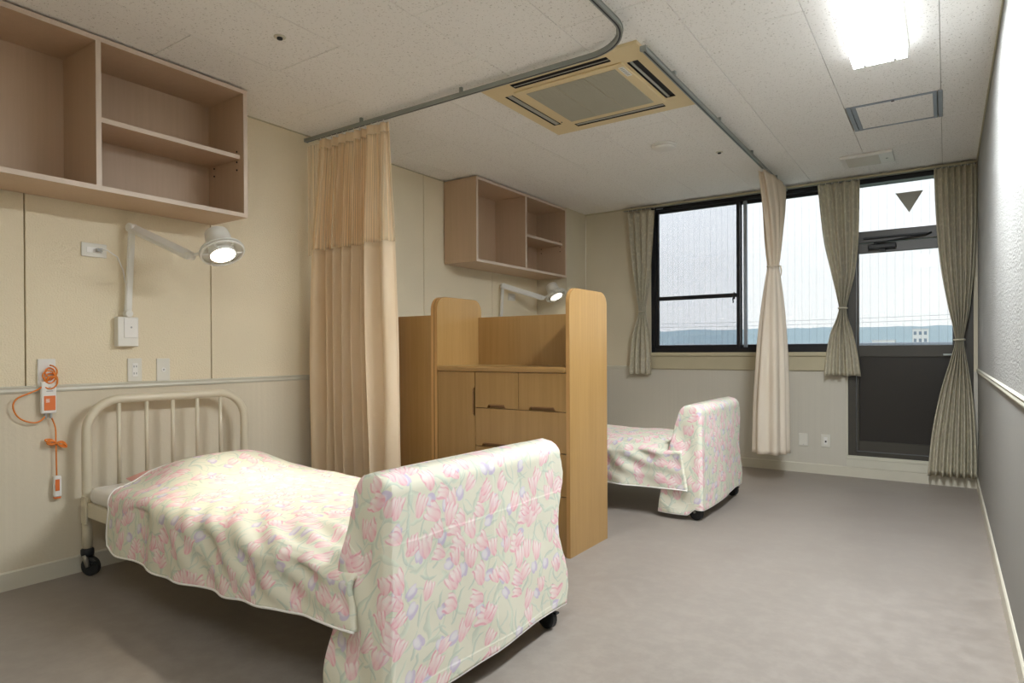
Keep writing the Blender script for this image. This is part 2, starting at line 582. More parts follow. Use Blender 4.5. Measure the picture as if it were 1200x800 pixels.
# baseboards
def baseboard(name, pts):
    return struct(obj(name, pts, 'basew'))
bm = bmesh.new(); prism(bm, [(0, 0), (.009, 0), (.009, .078), (.004, .084), (0, .084)], 'y', NEAR, -.41)
baseboard('baseboard_left', bm)
bm = bmesh.new(); prism(bm, [(-.0, 0), (-.009, 0), (-.009, .078), (-.004, .084), (0, .084)], 'x', .353, W_)
baseboard('baseboard_back', bm)
bm = bmesh.new(); prism(bm, [(W_, 0), (W_ - .009, 0), (W_ - .009, .078), (W_ - .004, .084), (W_, .084)], 'y', NEAR, -.009)
baseboard('baseboard_right', bm)
bm = bmesh.new(); bx(bm, .353, .362, -.41, -.009, 0, .084, .003, 1); bx(bm, .0, .362, -.419, -.41, 0, .084, .003, 1)
baseboard('baseboard_pillar', bm)

# chair rails
def rail_left(name, mat, y0, y1, x, sgn):
    bm = bmesh.new()
    pr = [(x, RZ - .012), (x + sgn * .006, RZ - .010), (x + sgn * .010, RZ - .002), (x + sgn * .007, RZ + .008), (x + sgn * .010, RZ + .016), (x + sgn * .004, RZ + .022), (x, RZ + .022)]
    prism(bm, pr, 'y', y0, y1)
    return struct(obj(name, bm, mat))
rail_left('trim_1', 'trimw', NEAR, -.41, 0, 1)
rail_left('trim_2', 'trimw', NEAR, -.0, W_, -1)
bm = bmesh.new()
prism(bm, [(0, RZ - .012), (-.008, RZ - .008), (-.010, RZ + .012), (-.003, RZ + .02), (0, RZ + .02)], 'x', .35, WX0 - .03)
struct(obj('trim_3', bm, 'trimw'))
# boards below the window, jamb trim of the door
bm = bmesh.new()
bx(bm, WX0 - .03, DX0 - .012, -.016, 0, RZ - .012, RZ + .115, .004, 1)
bx(bm, WX0 - .04, DX0 - .012, -.030, 0, RZ + .115, WZ0, .004, 1)
struct(obj('trim_4', bm, 'trimy'))
bm = bmesh.new()
bx(bm, DX0 - .014, DX0, -.012, .0, DZ0 - .02, RZ - .012, .002, 1)
bx(bm, DX0 - .014, DX1, -.014, .0, DZ0 - .03, DZ0, .003, 1)
bx(bm, DX0 - .014, W_ - .001, -.010, .0, .084, DZ0 - .03, .001, 1)
struct(obj('trim_5', bm, 'trimw'))
# ceiling cornices
struct(box('trim_6', .35, W_, -.012, 0, 2.487, H, 'trimy', None, .002, 1))
struct(box('trim_7', W_ - .008, W_, NEAR, -.012, 2.488, H, 'trimy', None, .002, 1))
struct(box('trim_8', 0, .006, NEAR, -.41, 2.492, H, 'trimy', None, .001, 1))

# ------------------------------------------------------------------ window
win = bpy.data.objects.new('window_1', None); C.objects.link(win); struct(win)
win.location = ((WX0 + WX1) / 2, 0, WZ0)
bm = bmesh.new()
FB = .042
bx(bm, WX0, WX0 + FB, .005, .12, WZ0, WZ1, .002, 1)
bx(bm, WX1 - FB, WX1, .005, .12, WZ0, WZ1, .002, 1)
bx(bm, WX0 + FB, WX1 - FB, .005, .12, WZ0, WZ0 + .04, .002, 1)
bx(bm, WX0 + FB, WX1 - FB, .005, .12, WZ1 - .05, WZ1, .002, 1)
obj('window_frame', bm, 'frame', win)
MX = 1.915
def sash(x0, x1, y0, mat, bar):
    z0, z1 = WZ0 + .038, WZ1 - .045
    bm = bmesh.new()
    t = .03
    bx(bm, x0, x0 + t, y0, y0 + .03, z0, z1, .002, 1); bx(bm, x1 - t, x1, y0, y0 + .03, z0, z1, .002, 1)
    bx(bm, x0 + t, x1 - t, y0, y0 + .03, z0, z0 + .032, .002, 1); bx(bm, x0 + t, x1 - t, y0, y0 + .03, z1 - .03, z1, .002, 1)
    s = obj('sash', bm, 'frame', win)
    if bar:
        box('glazing_bar', x0 + t, x1 - t, y0 - .004, y0 + .026, 1.555, 1.592, 'frame', s, .003, 1)
        box('pane', x0 + t - .005, x1 - t + .005, y0 + .012, y0 + .017, 1.588, z1 - .025, mat, s)
        box('pane', x0 + t - .005, x1 - t + .005, y0 + .012, y0 + .017, z0 + .027, 1.558, mat, s)
    else:
        box('pane', x0 + t - .005, x1 - t + .005, y0 + .012, y0 + .017, z0 + .027, z1 - .025, mat, s)
    return s
s1 = sash(WX0 + FB, MX + .012, .02, 'glass_a', True)
s2 = sash(MX - .012, WX1 - FB, .065, 'glass_b', False)
bm = bmesh.new(); bx(bm, 1.955, 1.985, .04, .075, WZ0 + .045, WZ1 - .05, .002, 1)
obj('stile', bm, 'alu2', win)
bm = bmesh.new()
bx(bm, 1.872, 1.885, .004, .022, 1.535, 1.60, .003, 1); tube(bm, [(1.878, .006, 1.57), (1.872, -.008, 1.535), (1.876, -.008, 1.50)], .006, 8)
obj('latch', bm, 'dark', win)
box('maker_plate', 1.13, 1.20, .003, .006, 2.452, 2.462, 'alu2', win)

# ------------------------------------------------------------------ glazed door with transom
door = bpy.data.objects.new('door_1', None); C.objects.link(door); struct(door)
door.location = ((DX0 + DX1) / 2, 0, DZ0)
JB = .058
bm = bmesh.new()
bx(bm, DX0, DX0 + JB, .0, .13, DZ0, WZ1, .003, 1)
bx(bm, DX1 - JB, DX1, .0, .13, DZ0, WZ1, .003, 1)
bx(bm, DX0 + JB, DX1 - JB, .0, .13, DZ0, DZ0 + .035, .003, 1)
obj('door_frame', bm, 'doorframe', door)
box('door_head', DX0 + JB, DX1 - JB, .0, .13, WZ1 - .055, WZ1, 'frame', door, .003, 1)
box('transom_bar', DX0 + JB, DX1 - JB, .0, .13, 1.945, 2.04, 'doorframe', door, .004, 1)
tp = box('transom_pane', DX0 + JB - .01, DX1 - JB + .01, .06, .066, 2.03, WZ1 - .045, 'glass_b', door)
bm = bmesh.new(); prism(bm, [(3.155, 2.335), (3.345, 2.335), (3.25, 2.17)], 'y', .054, .0585)
obj('triangle_marker', bm, 'triangle', tp)
LX0, LX1 = DX0 + JB + .004, DX1 - JB - .004
bm = bmesh.new()
t = .075
bx(bm, LX0, LX0 + .018, .01, .05, DZ0 + .04, 1.94, .002, 1)
bx(bm, LX1 - .07, LX1, .01, .05, DZ0 + .04, 1.94, .002, 1)
bx(bm, LX0 + .018, LX1 - .07, .01, .05, 1.862, 1.94, .002, 1)
bx(bm, LX0 + .018, LX1 - .07, .01, .05, 1.005, 1.098, .002, 1)
bx(bm, LX0 + .018, LX1 - .07, .01, .05, DZ0 + .04, .305, .002, 1)
leaf = obj('door_leaf', bm, 'doorframe', door)
box('pane', LX0 + .012, LX1 - .065, .028, .034, 1.09, 1.87, 'glass_b', leaf)
box('lower_panel', LX0 + .018, LX1 - .07, .022, .04, .30, 1.01, 'doorpanel', leaf, .002, 1)
cl = obj('door_closer', bx(bmesh.new(), 2.965, 3.165, -.045, .008, 1.885, 1.925, .008, 2), 'dark', door)
bm = bmesh.new(); tube(bm, [(3.02, -.02, 1.935), (3.36, -.035, 1.968), (3.4, -.01, 1.985)], .006, 8)
lathe(bm, [(.014, 0), (.014, .03)], (3.02, -.02, 1.915), (0, 0, 1), 12)
obj('closer_arm', bm, 'dark', cl)
bm = bmesh.new(); bx(bm, 2.93, 3.37, -.018, -.0, 1.972, 1.988, .003, 1)
obj('closer_track', bm, 'dark', cl)
bm = bmesh.new(); bx(bm, 3.045, 3.09, -.035, -.005, 1.868, 1.886, .004, 1)
obj('closer_valve', bm, 'dark', cl)
bm = bmesh.new(); tube(bm, [(LX1 - .035, .01, 1.02), (LX1 - .035, -.03, 1.02), (LX1 - .13, -.03, 1.02)], .009, 8)
obj('door_handle', bm, 'alu', leaf)

# ------------------------------------------------------------------ outside: balcony rail, town and hills
tag(box('balcony_parapet', -3, 6, 1.32, 1.47, -1.0, 1.04, 'parapet', None, .01, 1), 'pale grey balcony parapet outside below the window glass', 'parapet')
t = thing('balcony_handrail', 'thin grey balcony handrail running just above the window sill outside', 'handrail', (1.5, 1.39, 1.04))
obj('rail', tube(bmesh.new(), [(-3, 1.39, 1.118), (6, 1.39, 1.118)], .016, 8), 'alu2', t)
for k in range(8):
    obj('bracket', tube(bmesh.new(), [(-2.6 + k * 1.1, 1.39, 1.0405), (-2.6 + k * 1.1, 1.39, 1.11)], .009, 6), 'alu2', t)
struct(box('balcony_floor', -3, 6, .22, 1.47, -.25, .0, 'parapet'))
struct(box('terrain', -6000, 6000, 12, 9000, -16, -14, 'field'))

def ridge(name, y, h0, amp, seed, label, depth):
    nx, ny = 150, 14
    def fn(i, j):
        x = -3200 + 5200 * i / nx
        s = j / ny
        base = h0 + amp * (noise.noise((x / 420, seed, 0)) * 1.0 + noise.noise((x / 130, seed + 5, 0)) * .35)
        crown = noise.noise((x / 22, seed + 9, j * 1.7)) * 5 + noise.noise((x / 9, seed + 3, j * 2.1)) * 2.5
        return (x + noise.noise((i * .7, j * .9, seed)) * 12, y + depth * s, -15 + (base + 15) * math.sin(min(1, s * 1.25) * PI / 2) + crown * min(1, s * 3))
    o = grid_mesh(name, fn, nx, ny, 'hill', None, smooth=True)
    return struct(o)
ridge('hill', 1500, 66, 10, 2.2, '', 800)

# summer haze lying over the plain between the building and the hills
hz = bpy.data.materials.new('air_haze'); hz.use_nodes = True
nt = hz.node_tree; nt.nodes.clear()
vo = nt.nodes.new('ShaderNodeOutputMaterial'); vs_ = nt.nodes.new('ShaderNodeVolumeScatter')
vs_.inputs['Color'].default_value = (.70, .88, 1.0, 1); vs_.inputs['Density'].default_value = .0008
nt.links.new(vs_.outputs[0], vo.inputs['Volume'])
hb = box('haze', -3500, 2500, 300, 1560, -13, 220, hz)
hb['kind'] = 'stuff'; tag(hb, 'pale blue haze hanging before the distant hills', 'haze')

def building(label, x0, x1, y, zt, cols, rows, depth=9, pent=False):
    t = thing('far_building', label, 'building', ((x0 + x1) / 2, y, -14))
    box('wall', x0, x1, y, y + depth, -14, zt, 'concrete', t)
    box('roof', x0 - .15, x1 + .15, y - .15, y + depth + .15, zt, zt + .35, 'roof', t)
    if pent: box('stair_tower', x0 + 1.2, x0 + 3.0, y + 2, y + 5, zt + .35, zt + 2.0, 'concrete', t)
    wv = (x1 - x0) / cols
    for r in range(rows):
        for c in range(cols):
            cx = x0 + (c + .5) * wv
            box('window', cx - wv * .27, cx + wv * .27, y - .06, y + .02, zt - 1.9 - r * 2.5, zt - .7 - r * 2.5, 'window_dark', t)
    return t
building('white far apartment block with small square windows, seen through the door glass', -6.3, -1.7, 260, 8.0, 3, 4)
building('low long white far building left of the apartment block, seen through the door', -18.8, -11.9, 260, 4.2, 5, 1)
building('small pale far house at the foot of the hills, leftmost in the large window', -92.5, -87.0, 260, 3.5, 3, 1)
building('pale far house second from left, seen in the large window', -84.5, -78.5, 262, 3.4, 3, 1)
for zz, yy, lb in ((6.4, 120, 'upper thin power cable crossing the sky outside the window'), (5.7, 121, 'lower thin power cable crossing the sky outside the window')):
    pts = [(-90 + 130 * i / 24, yy, zz + 1.3 * ((i / 12 - 1) ** 2)) for i in range(25)]
    tag(obj('power_cable', tube(bmesh.new(), pts, .035, 5), 'wire'), lb, 'cable', 'power cables outside')

# ------------------------------------------------------------------ ceiling fixtures
def ceiling_light(y0, label, mat='fluo'):
    y1 = y0 + 1.255
    t = thing('ceiling_light', label, 'ceiling light', (3.23, (y0 + y1) / 2, H), 'fluorescent ceiling lights')
    box('housing', 3.112, 3.352, y0, y1, 2.488, H - .0005, 'white', t, .003, 1)
    d = box('diffuser', 3.118, 3.346, y0 + .006, y1 - .006, 2.446, 2.4879, mat, t, .003, 1)
    d.data.materials.append(M['fluo_side'])              # the opal side walls glow less than the face
    for f in d.data.polygons:
        if f.normal.z > -.9: f.material_index = 1
    for x in (3.17, 3.295):
        obj('end_clip', bx(bmesh.new(), x - .006, x + .006, y1 - .033, y1 - .007, 2.4445, 2.4465), 'greyprint', t)
ceiling_light(-3.70, 'long white fluorescent ceiling light with glowing diffuser')
ceiling_light(-6.60, 'added fill light behind the camera, built like the fluorescent fixture', 'fluo_fill')  # added fill, out of view: brightens the left wall and nearer bed

t = thing('air_conditioner', 'aged cream four-way ceiling cassette air conditioner with grey grille', 'air conditioner', (1.865, -2.82, H))
AX0, AX1, AY0, AY1, AZ = 1.392, 2.316, -3.243, -2.364, 2.484
SL = [  # slot rectangles x0,x1,y0,y1
    (1.577, 2.145, -3.213, -3.155), (1.580, 2.157, -2.500, -2.448),
    (1.463, 1.515, -3.092, -2.545), (2.200, 2.258, -3.098, -2.562)]
SL = [(a - .006, b - .006, c + .017, d + .017) for a, b, c, d in SL]
bm = bmesh.new()
# panel built round the slots: strips
X = sorted({AX0, AX1} | {v for q in SL for v in q[:2]}); Y = sorted({AY0, AY1} | {v for q in SL for v in q[2:]})
for a, b in zip(X, X[1:]):
    for c, d in zip(Y, Y[1:]):
        mx, my = (a + b) / 2, (c + d) / 2
        if any(s[0] < mx < s[1] and s[2] < my < s[3] for s in SL): continue
        bx(bm, a, b, c, d, AZ, H - .001)
bmesh.ops.remove_doubles(bm, verts=bm.verts, dist=1e-5)
dead = [f for f in bm.faces if len(f.verts) and all(len(e.link_faces) > 2 for e in f.edges) and abs(f.normal.z) < .1]
obj('panel', bm, 'ac', t)
bm = bmesh.new()
for a, b, c, d in SL: bx(bm, a, b, c, d, H - .004, H - .002)
for a, b, c, d in SL:
    e = .0012
    bx(bm, a, a + e, c, d, AZ + .001, H - .004); bx(bm, b - e, b, c, d, AZ + .001, H - .004)
    bx(bm, a, b, c, c + e, AZ + .001, H - .004); bx(bm, a, b, d - e, d, AZ + .001, H - .004)
obj('duct', bm, 'slot', t)
for k, (a, b, c, d) in enumerate(SL):
    bm = bmesh.new()
    tw = .006 if k in (0, 3) else .013                  # nearly closed blades look wider
    if b - a > d - c:
        yy = (c + d) / 2 + (.010 if k == 0 else 0)
        prism(bm, [(yy - tw, AZ + .001), (yy + tw, AZ + .003), (yy + tw, AZ + .005), (yy - tw, AZ + .003)], 'x', a + .006, b - .006)
    else:
        xx = (a + b) / 2 - (.010 if k == 3 else 0)
        prism(bm, [(xx - tw, AZ + .001), (xx + tw, AZ + .003), (xx + tw, AZ + .005), (xx - tw, AZ + .003)], 'y', c + .006, d - .006)
    obj('louver', bm, 'louver', t)
gp = obj('grille_frame', bx(bmesh.new(), 1.539, 2.182, -3.108, -2.511, AZ - .010, AZ, .004, 1), 'ac', t)
for k in range(3):
    a = 1.597 + k * .1785
    box('grille', a, a + .173, -3.068, -2.558, AZ - .0125, AZ - .0095, 'acgrille', gp)
bm = bmesh.new()
for k in range(38):
    yy = -3.061 + k * .0133
    bx(bm, 1.599, 2.126, yy, yy + .004, AZ - .0142, AZ - .0124)
sg = obj('grille_slats', bm, 'acgrille', gp); sg['kind'] = 'stuff'
box('rating_label', 2.144, 2.172, -3.073, -2.958, AZ - .0112, AZ - .0099, 'white', gp)
lb = bmesh.new()
for k in range(6): bx(lb, 2.149, 2.166, -3.063 + k * .017, -3.063 + k * .017 + .007, AZ - .0116, AZ - .0111)
obj('label_print', lb, 'greyprint', gp)
obj('indicator', lathe(bmesh.new(), [(.006, 0), (.006, .003)], (1.53, -2.56, AZ - .0032), (0, 0, 1), 10), 'slot', t)

t = thing('ceiling_hatch', 'square ceiling access hatch with blue-grey aluminium frame', 'hatch', (3.242, -1.505, H))
hx0, hx1, hy0, hy1 = 3.004, 3.480, -1.742, -1.268
bm = bmesh.new()
for (a, b) in ((hx0, hx0 + .022), (hx0 + .026, hx0 + .046), (hx1 - .046, hx1 - .026), (hx1 - .022, hx1)):
    bx(bm, a, b, hy0, hy1, 2.494, H + .004, .001, 1)
bx(bm, hx0 + .046, hx1 - .046, hy0, hy0 + .016, 2.495, H + .004, .001, 1)
bx(bm, hx0 + .046, hx1 - .046, hy1 - .016, hy1, 2.495, H + .004, .001, 1)
obj('frame', bm, 'alu2', t)
box('cover_tile', hx0 + .047, hx1 - .047, hy0 + .017, hy1 - .017, 2.499, H + .006, 'ceiling', t)
box('latch', 3.235, 3.25, hy0 + .004, hy0 + .02, 2.4935, 2.4955, 'dark', t)

t = thing('ceiling_vent', 'white rectangular ceiling exhaust vent near the window curtain', 'vent', (3.01, -.54, H))
box('frame', 2.84, 3.18, -.70, -.40, 2.478, H - .001, 'white', t, .006, 2)
bm = bmesh.new()
for k in range(15): bx(bm, 2.875, 3.09, -.675 + k * .017, -.675 + k * .017 + .009, 2.4755, 2.4785)
g = obj('grille', bm, 'ventgrille', t); g['kind'] = 'stuff'
obj('indicator', lathe(bmesh.new(), [(.008, 0), (.008, .003)], (3.135, -.55, 2.4752), (0, 0, 1), 10), 'greyprint', t)

t = thing('smoke_detector', 'round white low dome detector on the ceiling', 'smoke detector', (1.867, -1.718, H))
obj('base', lathe(bmesh.new(), [(.088, 0), (.088, .008), (.08, .012)], (1.867, -1.718, H - .0005), (0, 0, -1), 28), 'white', t, True)
obj('cover', lathe(bmesh.new(), [(.079, .0121), (.07, .024), (.05, .031), (.0, .033)], (1.867, -1.718, H - .0005), (0, 0, -1), 28), 'white', t, True)
for (x, y, lbl) in ((.994, -4.197, 'small dark ceiling sensor above the nearer bed'), (2.14, -1.339, 'small dark ceiling sensor beside the round detector')):
    t = thing('ceiling_sensor', lbl, 'sensor', (x, y, H), 'ceiling sensors')
    obj('ring', lathe(bmesh.new(), [(.026, 0), (.026, .003), (.02, .005)], (x, y, H - .0005), (0, 0, -1), 20), 'trimw', t)
    obj('eye', lathe(bmesh.new(), [(.013, .0052), (.012, .012), (.0, .014)], (x, y, H - .0005), (0, 0, -1), 14), 'slot', t)

# ------------------------------------------------------------------ curtain rails
RX, RY, RZC = 2.342, -3.290, 2.457
def rail_path(p, name, label):
    t = thing(name, label, 'curtain rail', (p[0][0], p[0][1], RZC))
    def sweep(hw, z0, z1):
        bm = bmesh.new()
        pts = [Vector((a, b, 0)) for a, b in p]
        L = []; Rr = []
        for i, q in enumerate(pts):
            d = (pts[min(i + 1, len(pts) - 1)] - pts[max(i - 1, 0)]).normalized()
            nrm = Vector((-d.y, d.x, 0))
            L.append(q + nrm * hw); Rr.append(q - nrm * hw)
        prev = None
        for a, b in zip(L, Rr):
            ring = [bm.verts.new((a.x, a.y, z0)), bm.verts.new((b.x, b.y, z0)), bm.verts.new((b.x, b.y, z1)), bm.verts.new((a.x, a.y, z1))]
            if prev:
                for k in range(4): bm.faces.new((prev[k], prev[(k + 1) % 4], ring[(k + 1) % 4], ring[k]))
            else: bm.faces.new(ring[::-1])
            prev = ring
        bm.faces.new(prev)
        bmesh.ops.recalc_face_normals(bm, faces=bm.faces)
        return bm
    obj('channel', sweep(.0105, RZC - .008, RZC + .012), 'alu', t)
    acc = 0.0
    for (xa, ya), (xb, yb_) in zip(p, p[1:]):
        acc += math.hypot(xb - xa, yb_ - ya)
        if acc > .75:
            acc = 0.0
            box('bracket', xa - .008, xa + .008, ya - .008, ya + .008, RZC + .0125, 2.4995, 'alu', t)
    obj('slot', sweep(.0035, RZC - .0086, RZC - .0078), 'railblack', t)
    obj('flange', sweep(.014, RZC + .009, RZC + .0125), 'alu', t)
    return t
rad = .24
pts = [(.012 + (RX - rad - .012) * i / 8, RY) for i in range(9)]
pts += [(RX - rad + rad * math.sin(a), RY - rad + rad * math.cos(a)) for a in [PI / 2 * k / 12 for k in range(1, 13)]]
pts += [(RX, RY - rad - (2.6) * i / 6) for i in range(1, 7)]
r1 = rail_path(pts, 'curtain_rail', 'grey aluminium ceiling curtain rail bending round the nearer bed')
r2 = rail_path([(RX, -3.215 + (3.165) * i / 8) for i in range(9)], 'curtain_rail', 'straight grey aluminium ceiling curtain rail running to the window wall')
box('end_cap', RX - .016, RX + .016, -3.232, -3.2155, RZC - .010, RZC + .014, 'alu', r2, .002, 1)
box('end_cap', .007, .0115, RY - .016, RY + .016, RZC - .010, RZC + .014, 'alu', r1, .001, 1)
# window track
t = thing('curtain_track', 'beige double curtain track above the window and door', 'curtain track', (2.2, -.05, 2.47))
bm = bmesh.new(); bx(bm, .80, W_ - .01, -.068, -.052, 2.47, 2.486, .002, 1)
obj('rail', bm, 'trimy', t)
bm = bmesh.new(); bx(bm, .80, W_ - .01, -.038, -.024, 2.466, 2.484, .002, 1)
obj('rail', bm, 'alu', t)
for k in range(6):
    x = .9 + k * .54
    obj('bracket', bx(bmesh.new(), x - .01, x + .01, -.066, -.0125, 2.4845, 2.4895), 'alu', t)

# ------------------------------------------------------------------ curtains
def pleat(seed, n):
    rnd = random.Random(seed)
    ph = [rnd.uniform(-.6, .6) for _ in range(n * 2 + 4)]
    am = [rnd.uniform(.55, 1.25) for _ in range(n * 2 + 4)]
    def f(s):
        q = s * n
        i = int(math.floor(q)); tt = q - i
        a = am[i] * (1 - tt) + am[i + 1] * tt
        p = ph[i] * (1 - tt) + ph[i + 1] * tt
        return a * math.sin(2 * PI * q + p)
    return f
def ripple(seed):
    def f(s, z): return noise.noise((s * 6 + seed * 3.1, z * 1.6, seed))
    return f

def flat_curtain(name, root, knots, ybase, seed, n, mat, width_m, nv=56, nu=150, hem=0.0):
    """knots: (z, xleft, xright, amp)"""
    pf = pleat(seed, n); rp = ripple(seed)
    z0, z1 = min(k[0] for k in knots), max(k[0] for k in knots)
    def fn(i, j):
        s = i / nu; z = z0 + (z1 - z0) * j / nv
        xl, xr, am = lerp_knots(knots, z)
        e = rp(s, z)
        x = xl + (xr - xl) * min(1, max(0, s + .012 * e * math.sin(PI * s)))
        y = ybase - am * (pf(s) + .35 * e)
        zz = z + (hem * math.sin(s * 19 + seed) if j == 0 else 0)
        return (x, y, zz)
    return grid_mesh(name, fn, nu, nv, mat, root, thick=.0015, uvfn=lambda i, j: (i / nu * width_m, z0 + (z1 - z0) * j / nv))

def tie_ring(root, cx, cy, z, rx, ry, mat='tie', h=.022, tilt=0.0):
    bm = bmesh.new(); n = 28; rings = []
    for k in range(n):
        a = 2 * PI * k / n
        rings.append((cx + rx * math.cos(a), cy + ry * math.sin(a), z + tilt * math.cos(a)))
    tube(bm, rings, h * .5, 8, closed=True)
    return obj('tieback', bm, mat, root, True)

def hooks(root, pts, mat='hook'):
    for (x, y, z0, z1) in pts:
        obj('hook', tube(bmesh.new(), [(x, y, z1), (x, y, (z0 + z1) / 2), (x, y, z0)], .003, 6), mat, root)

# three sage window curtains, gathered at the waist
spec = [
    ('sage green brocade curtain tied back, left of the large window', 'left',
     [(.833, .872, 1.107, .026), (.95, .878, 1.105, .026), (1.2, .905, 1.09, .026), (1.38, .965, 1.058, .026), (1.45, .985, 1.043, .028), (1.52, .975, 1.052, .028), (1.8, .925, 1.098, .026), (2.1, .885, 1.122, .024), (2.44, .853, 1.145, .020)], -.075, 3, 4, 1.45, 1.014, .03, .036),
    ('sage green brocade curtain tied back, between window and glazed door', 'mid',
     [(.847, .2, 0, 0)], -.075, 11, 5, 1.41, 2.785, .032, .036),
    ('floor-length sage green brocade curtain tied back beside the right wall', 'right',
     [(.085, .2, 0, 0)], -.085, 23, 7, 1.135, 3.578, .034, .042)]
mid_k = [(.847, 2.642, 2.916, .026), (1.0, 2.655, 2.898, .026), (1.2, 2.69, 2.86, .026), (1.35, 2.745, 2.818, .027), (1.41, 2.757, 2.812, .028), (1.48, 2.745, 2.825, .028), (1.7, 2.70, 2.875, .027), (2.0, 2.640, 2.903, .025), (2.455, 2.595, 2.912, .020)]
rig_k = [(.085, 3.375, 3.684, .03), (.35, 3.395, 3.680, .03), (.7, 3.45, 3.660, .03), (1.0, 3.525, 3.622, .03), (1.09, 3.547, 3.608, .031), (1.135, 3.552, 3.604, .032), (1.19, 3.545, 3.612, .032), (1.4, 3.505, 3.645, .03), (1.75, 3.455, 3.672, .028), (2.1, 3.43, 3.682, .026), (2.455, 3.418, 3.683, .020)]
for (lbl, nm, kn, yb_, sd, n, tz, tx, trx, tr_y) in spec:
    kn = {'left': kn, 'mid': mid_k, 'right': rig_k}[nm]
    xc = (kn[0][1] + kn[0][2]) / 2
    t = thing('window_curtain', lbl, 'curtain', (xc, yb_, min(k[0] for k in kn)), 'sage window curtains')
    flat_curtain('fabric', t, kn, yb_, sd, n, 'curt_sage', 1.3, hem=.003)
    xl, xr = kn[-1][1], kn[-1][2]
    tie_ring(t, tx, yb_, tz, trx, tr_y, 'curt_sage', .014)
    hooks(t, [(xl + .012 + (xr - xl - .024) * k / 6, -.060, 2.452, 2.474) for k in range(7)])

# bunched peach privacy curtain by the nearer bed: net top, cloth below
t = thing('privacy_curtain', 'peach privacy curtain with net top, drawn open against the left wall', 'curtain', (.42, RY, .22))
ck = [(.22, .075, .835, .060), (.9, .065, .825, .062), (1.72, .085, .795, .058), (2.1, .12, .775, .042), (2.43, .15, .765, .022)]
PF = [(.0, 0), (.09, 1), (.16, -1), (.22, .7), (.29, -.9), (.345, 1), (.40, -.8), (.46, .9), (.51, -1), (.57, .8), (.61, -.9), (.66, .5), (.70, -1.2), (.76, 1.15), (.86, -.2), (.93, .75), (1.0, -.3)]
def pfun(s):
    for (a, va), (b, vb) in zip(PF, PF[1:]):
        if a <= s <= b:
            q = (s - a) / (b - a); q = q * q * (3 - 2 * q)
            return va + (vb - va) * q
    return 0
def priv(z0, z1, nv, mat, name, nu=200, top=False):
    def fn(i, j):
        s = i / nu; z = z0 + (z1 - z0) * j / nv
        xl, xr, am = lerp_knots(ck, z)
        e = noise.noise((s * 7, z * 1.1, 4.4))
        x = xl + (xr - xl) * s + .010 * math.sin(s * 60 + z) * (1 if 0 < i < nu else 0)
        y = RY - am * (pfun(s) + .3 * e)
        fine = math.sin(s * 150) * .006 * max(0, (z - 1.7) / .7)
        return (x, y + fine, z)
    return grid_mesh(name, fn, nu, nv, mat, t, thick=.0014, uvfn=lambda i, j: (i / nu * 2.0, z0 + (z1 - z0) * j / nv))
priv(.22, 1.722, 40, 'curt_peach', 'fabric')
priv(1.7225, 2.375, 24, 'curt_net', 'net')
priv(2.376, 2.43, 4, 'curt_peach', 'heading')
hooks(t, [(.155 + .57 * k / 11, RY, 2.425, 2.448) for k in range(12)])
# wall-side trailing end of the net
def fn(i, j):
    s = i / 14; z = 1.70 + .72 * j / 12
    return (.018 + .11 * s, RY + .004 + .008 * math.sin(s * 14), z)
grid_mesh('net_end', fn, 14, 12, 'curt_net', t, uvfn=lambda i, j: (i / 14 * .2, j / 12 * .7))

# tied peach privacy curtain hanging from the straight rail near the window
t = thing('privacy_curtain', 'peach privacy curtain gathered and knotted in the middle, hanging before the window', 'curtain', (RX - .01, -.54, .235))
tk = [(.235, .132, .17, -.54), (.6, .125, .16, -.54), (1.1, .105, .13, -.54), (1.45, .078, .095, -.54), (1.66, .052, .06, -.54), (1.742, .042, .046, -.54), (1.82, .05, .06, -.54), (2.0, .062, .12, -.535), (2.2, .065, .22, -.53), (2.43, .050, .39, -.53)]
def tied(z0, z1, nv, mat, name):
    nu = 150
    def fn(i, j):
        a = 2 * PI * i / nu; z = z0 + (z1 - z0) * j / nv
        rx, ry, yc = lerp_knots(tk, z)
        e = noise.noise((math.cos(a) * 1.5, math.sin(a) * 1.5, z * .9))
        k = 1 + .10 * math.sin(9 * a + 1.2 * math.sin(2 * a) + .3 * z) + .12 * e
        return (RX - .02 * (1 - (z - .2) / 2.25) + rx * k * math.cos(a), min(-.006 - .03, yc + ry * k * math.sin(a)), z)
    return grid_mesh(name, fn, nu, nv, mat, t, closed=True, thick=.0012, uvfn=lambda i, j: (i / nu * 1.6, z0 + (z1 - z0) * j / nv))
tied(.235, 1.735, 44, 'curt_peach2', 'fabric')
tied(1.735, 2.43, 26, 'curt_net2', 'net')
tie_ring(t, RX - .006, -.54, 1.742, .046, .050, 'curt_peach2', .012)
obj('tie_end', tube(bmesh.new(), [(RX + .035, -.56, 1.742), (RX + .058, -.575, 1.735), (RX + .064, -.575, 1.70), (RX + .06, -.57, 1.66)], [.005, .006, .006, .003], 8), 'curt_peach2', t, True)
hooks(t, [(RX, -.90 + .76 * k / 9, 2.425, 2.448) for k in range(10)])

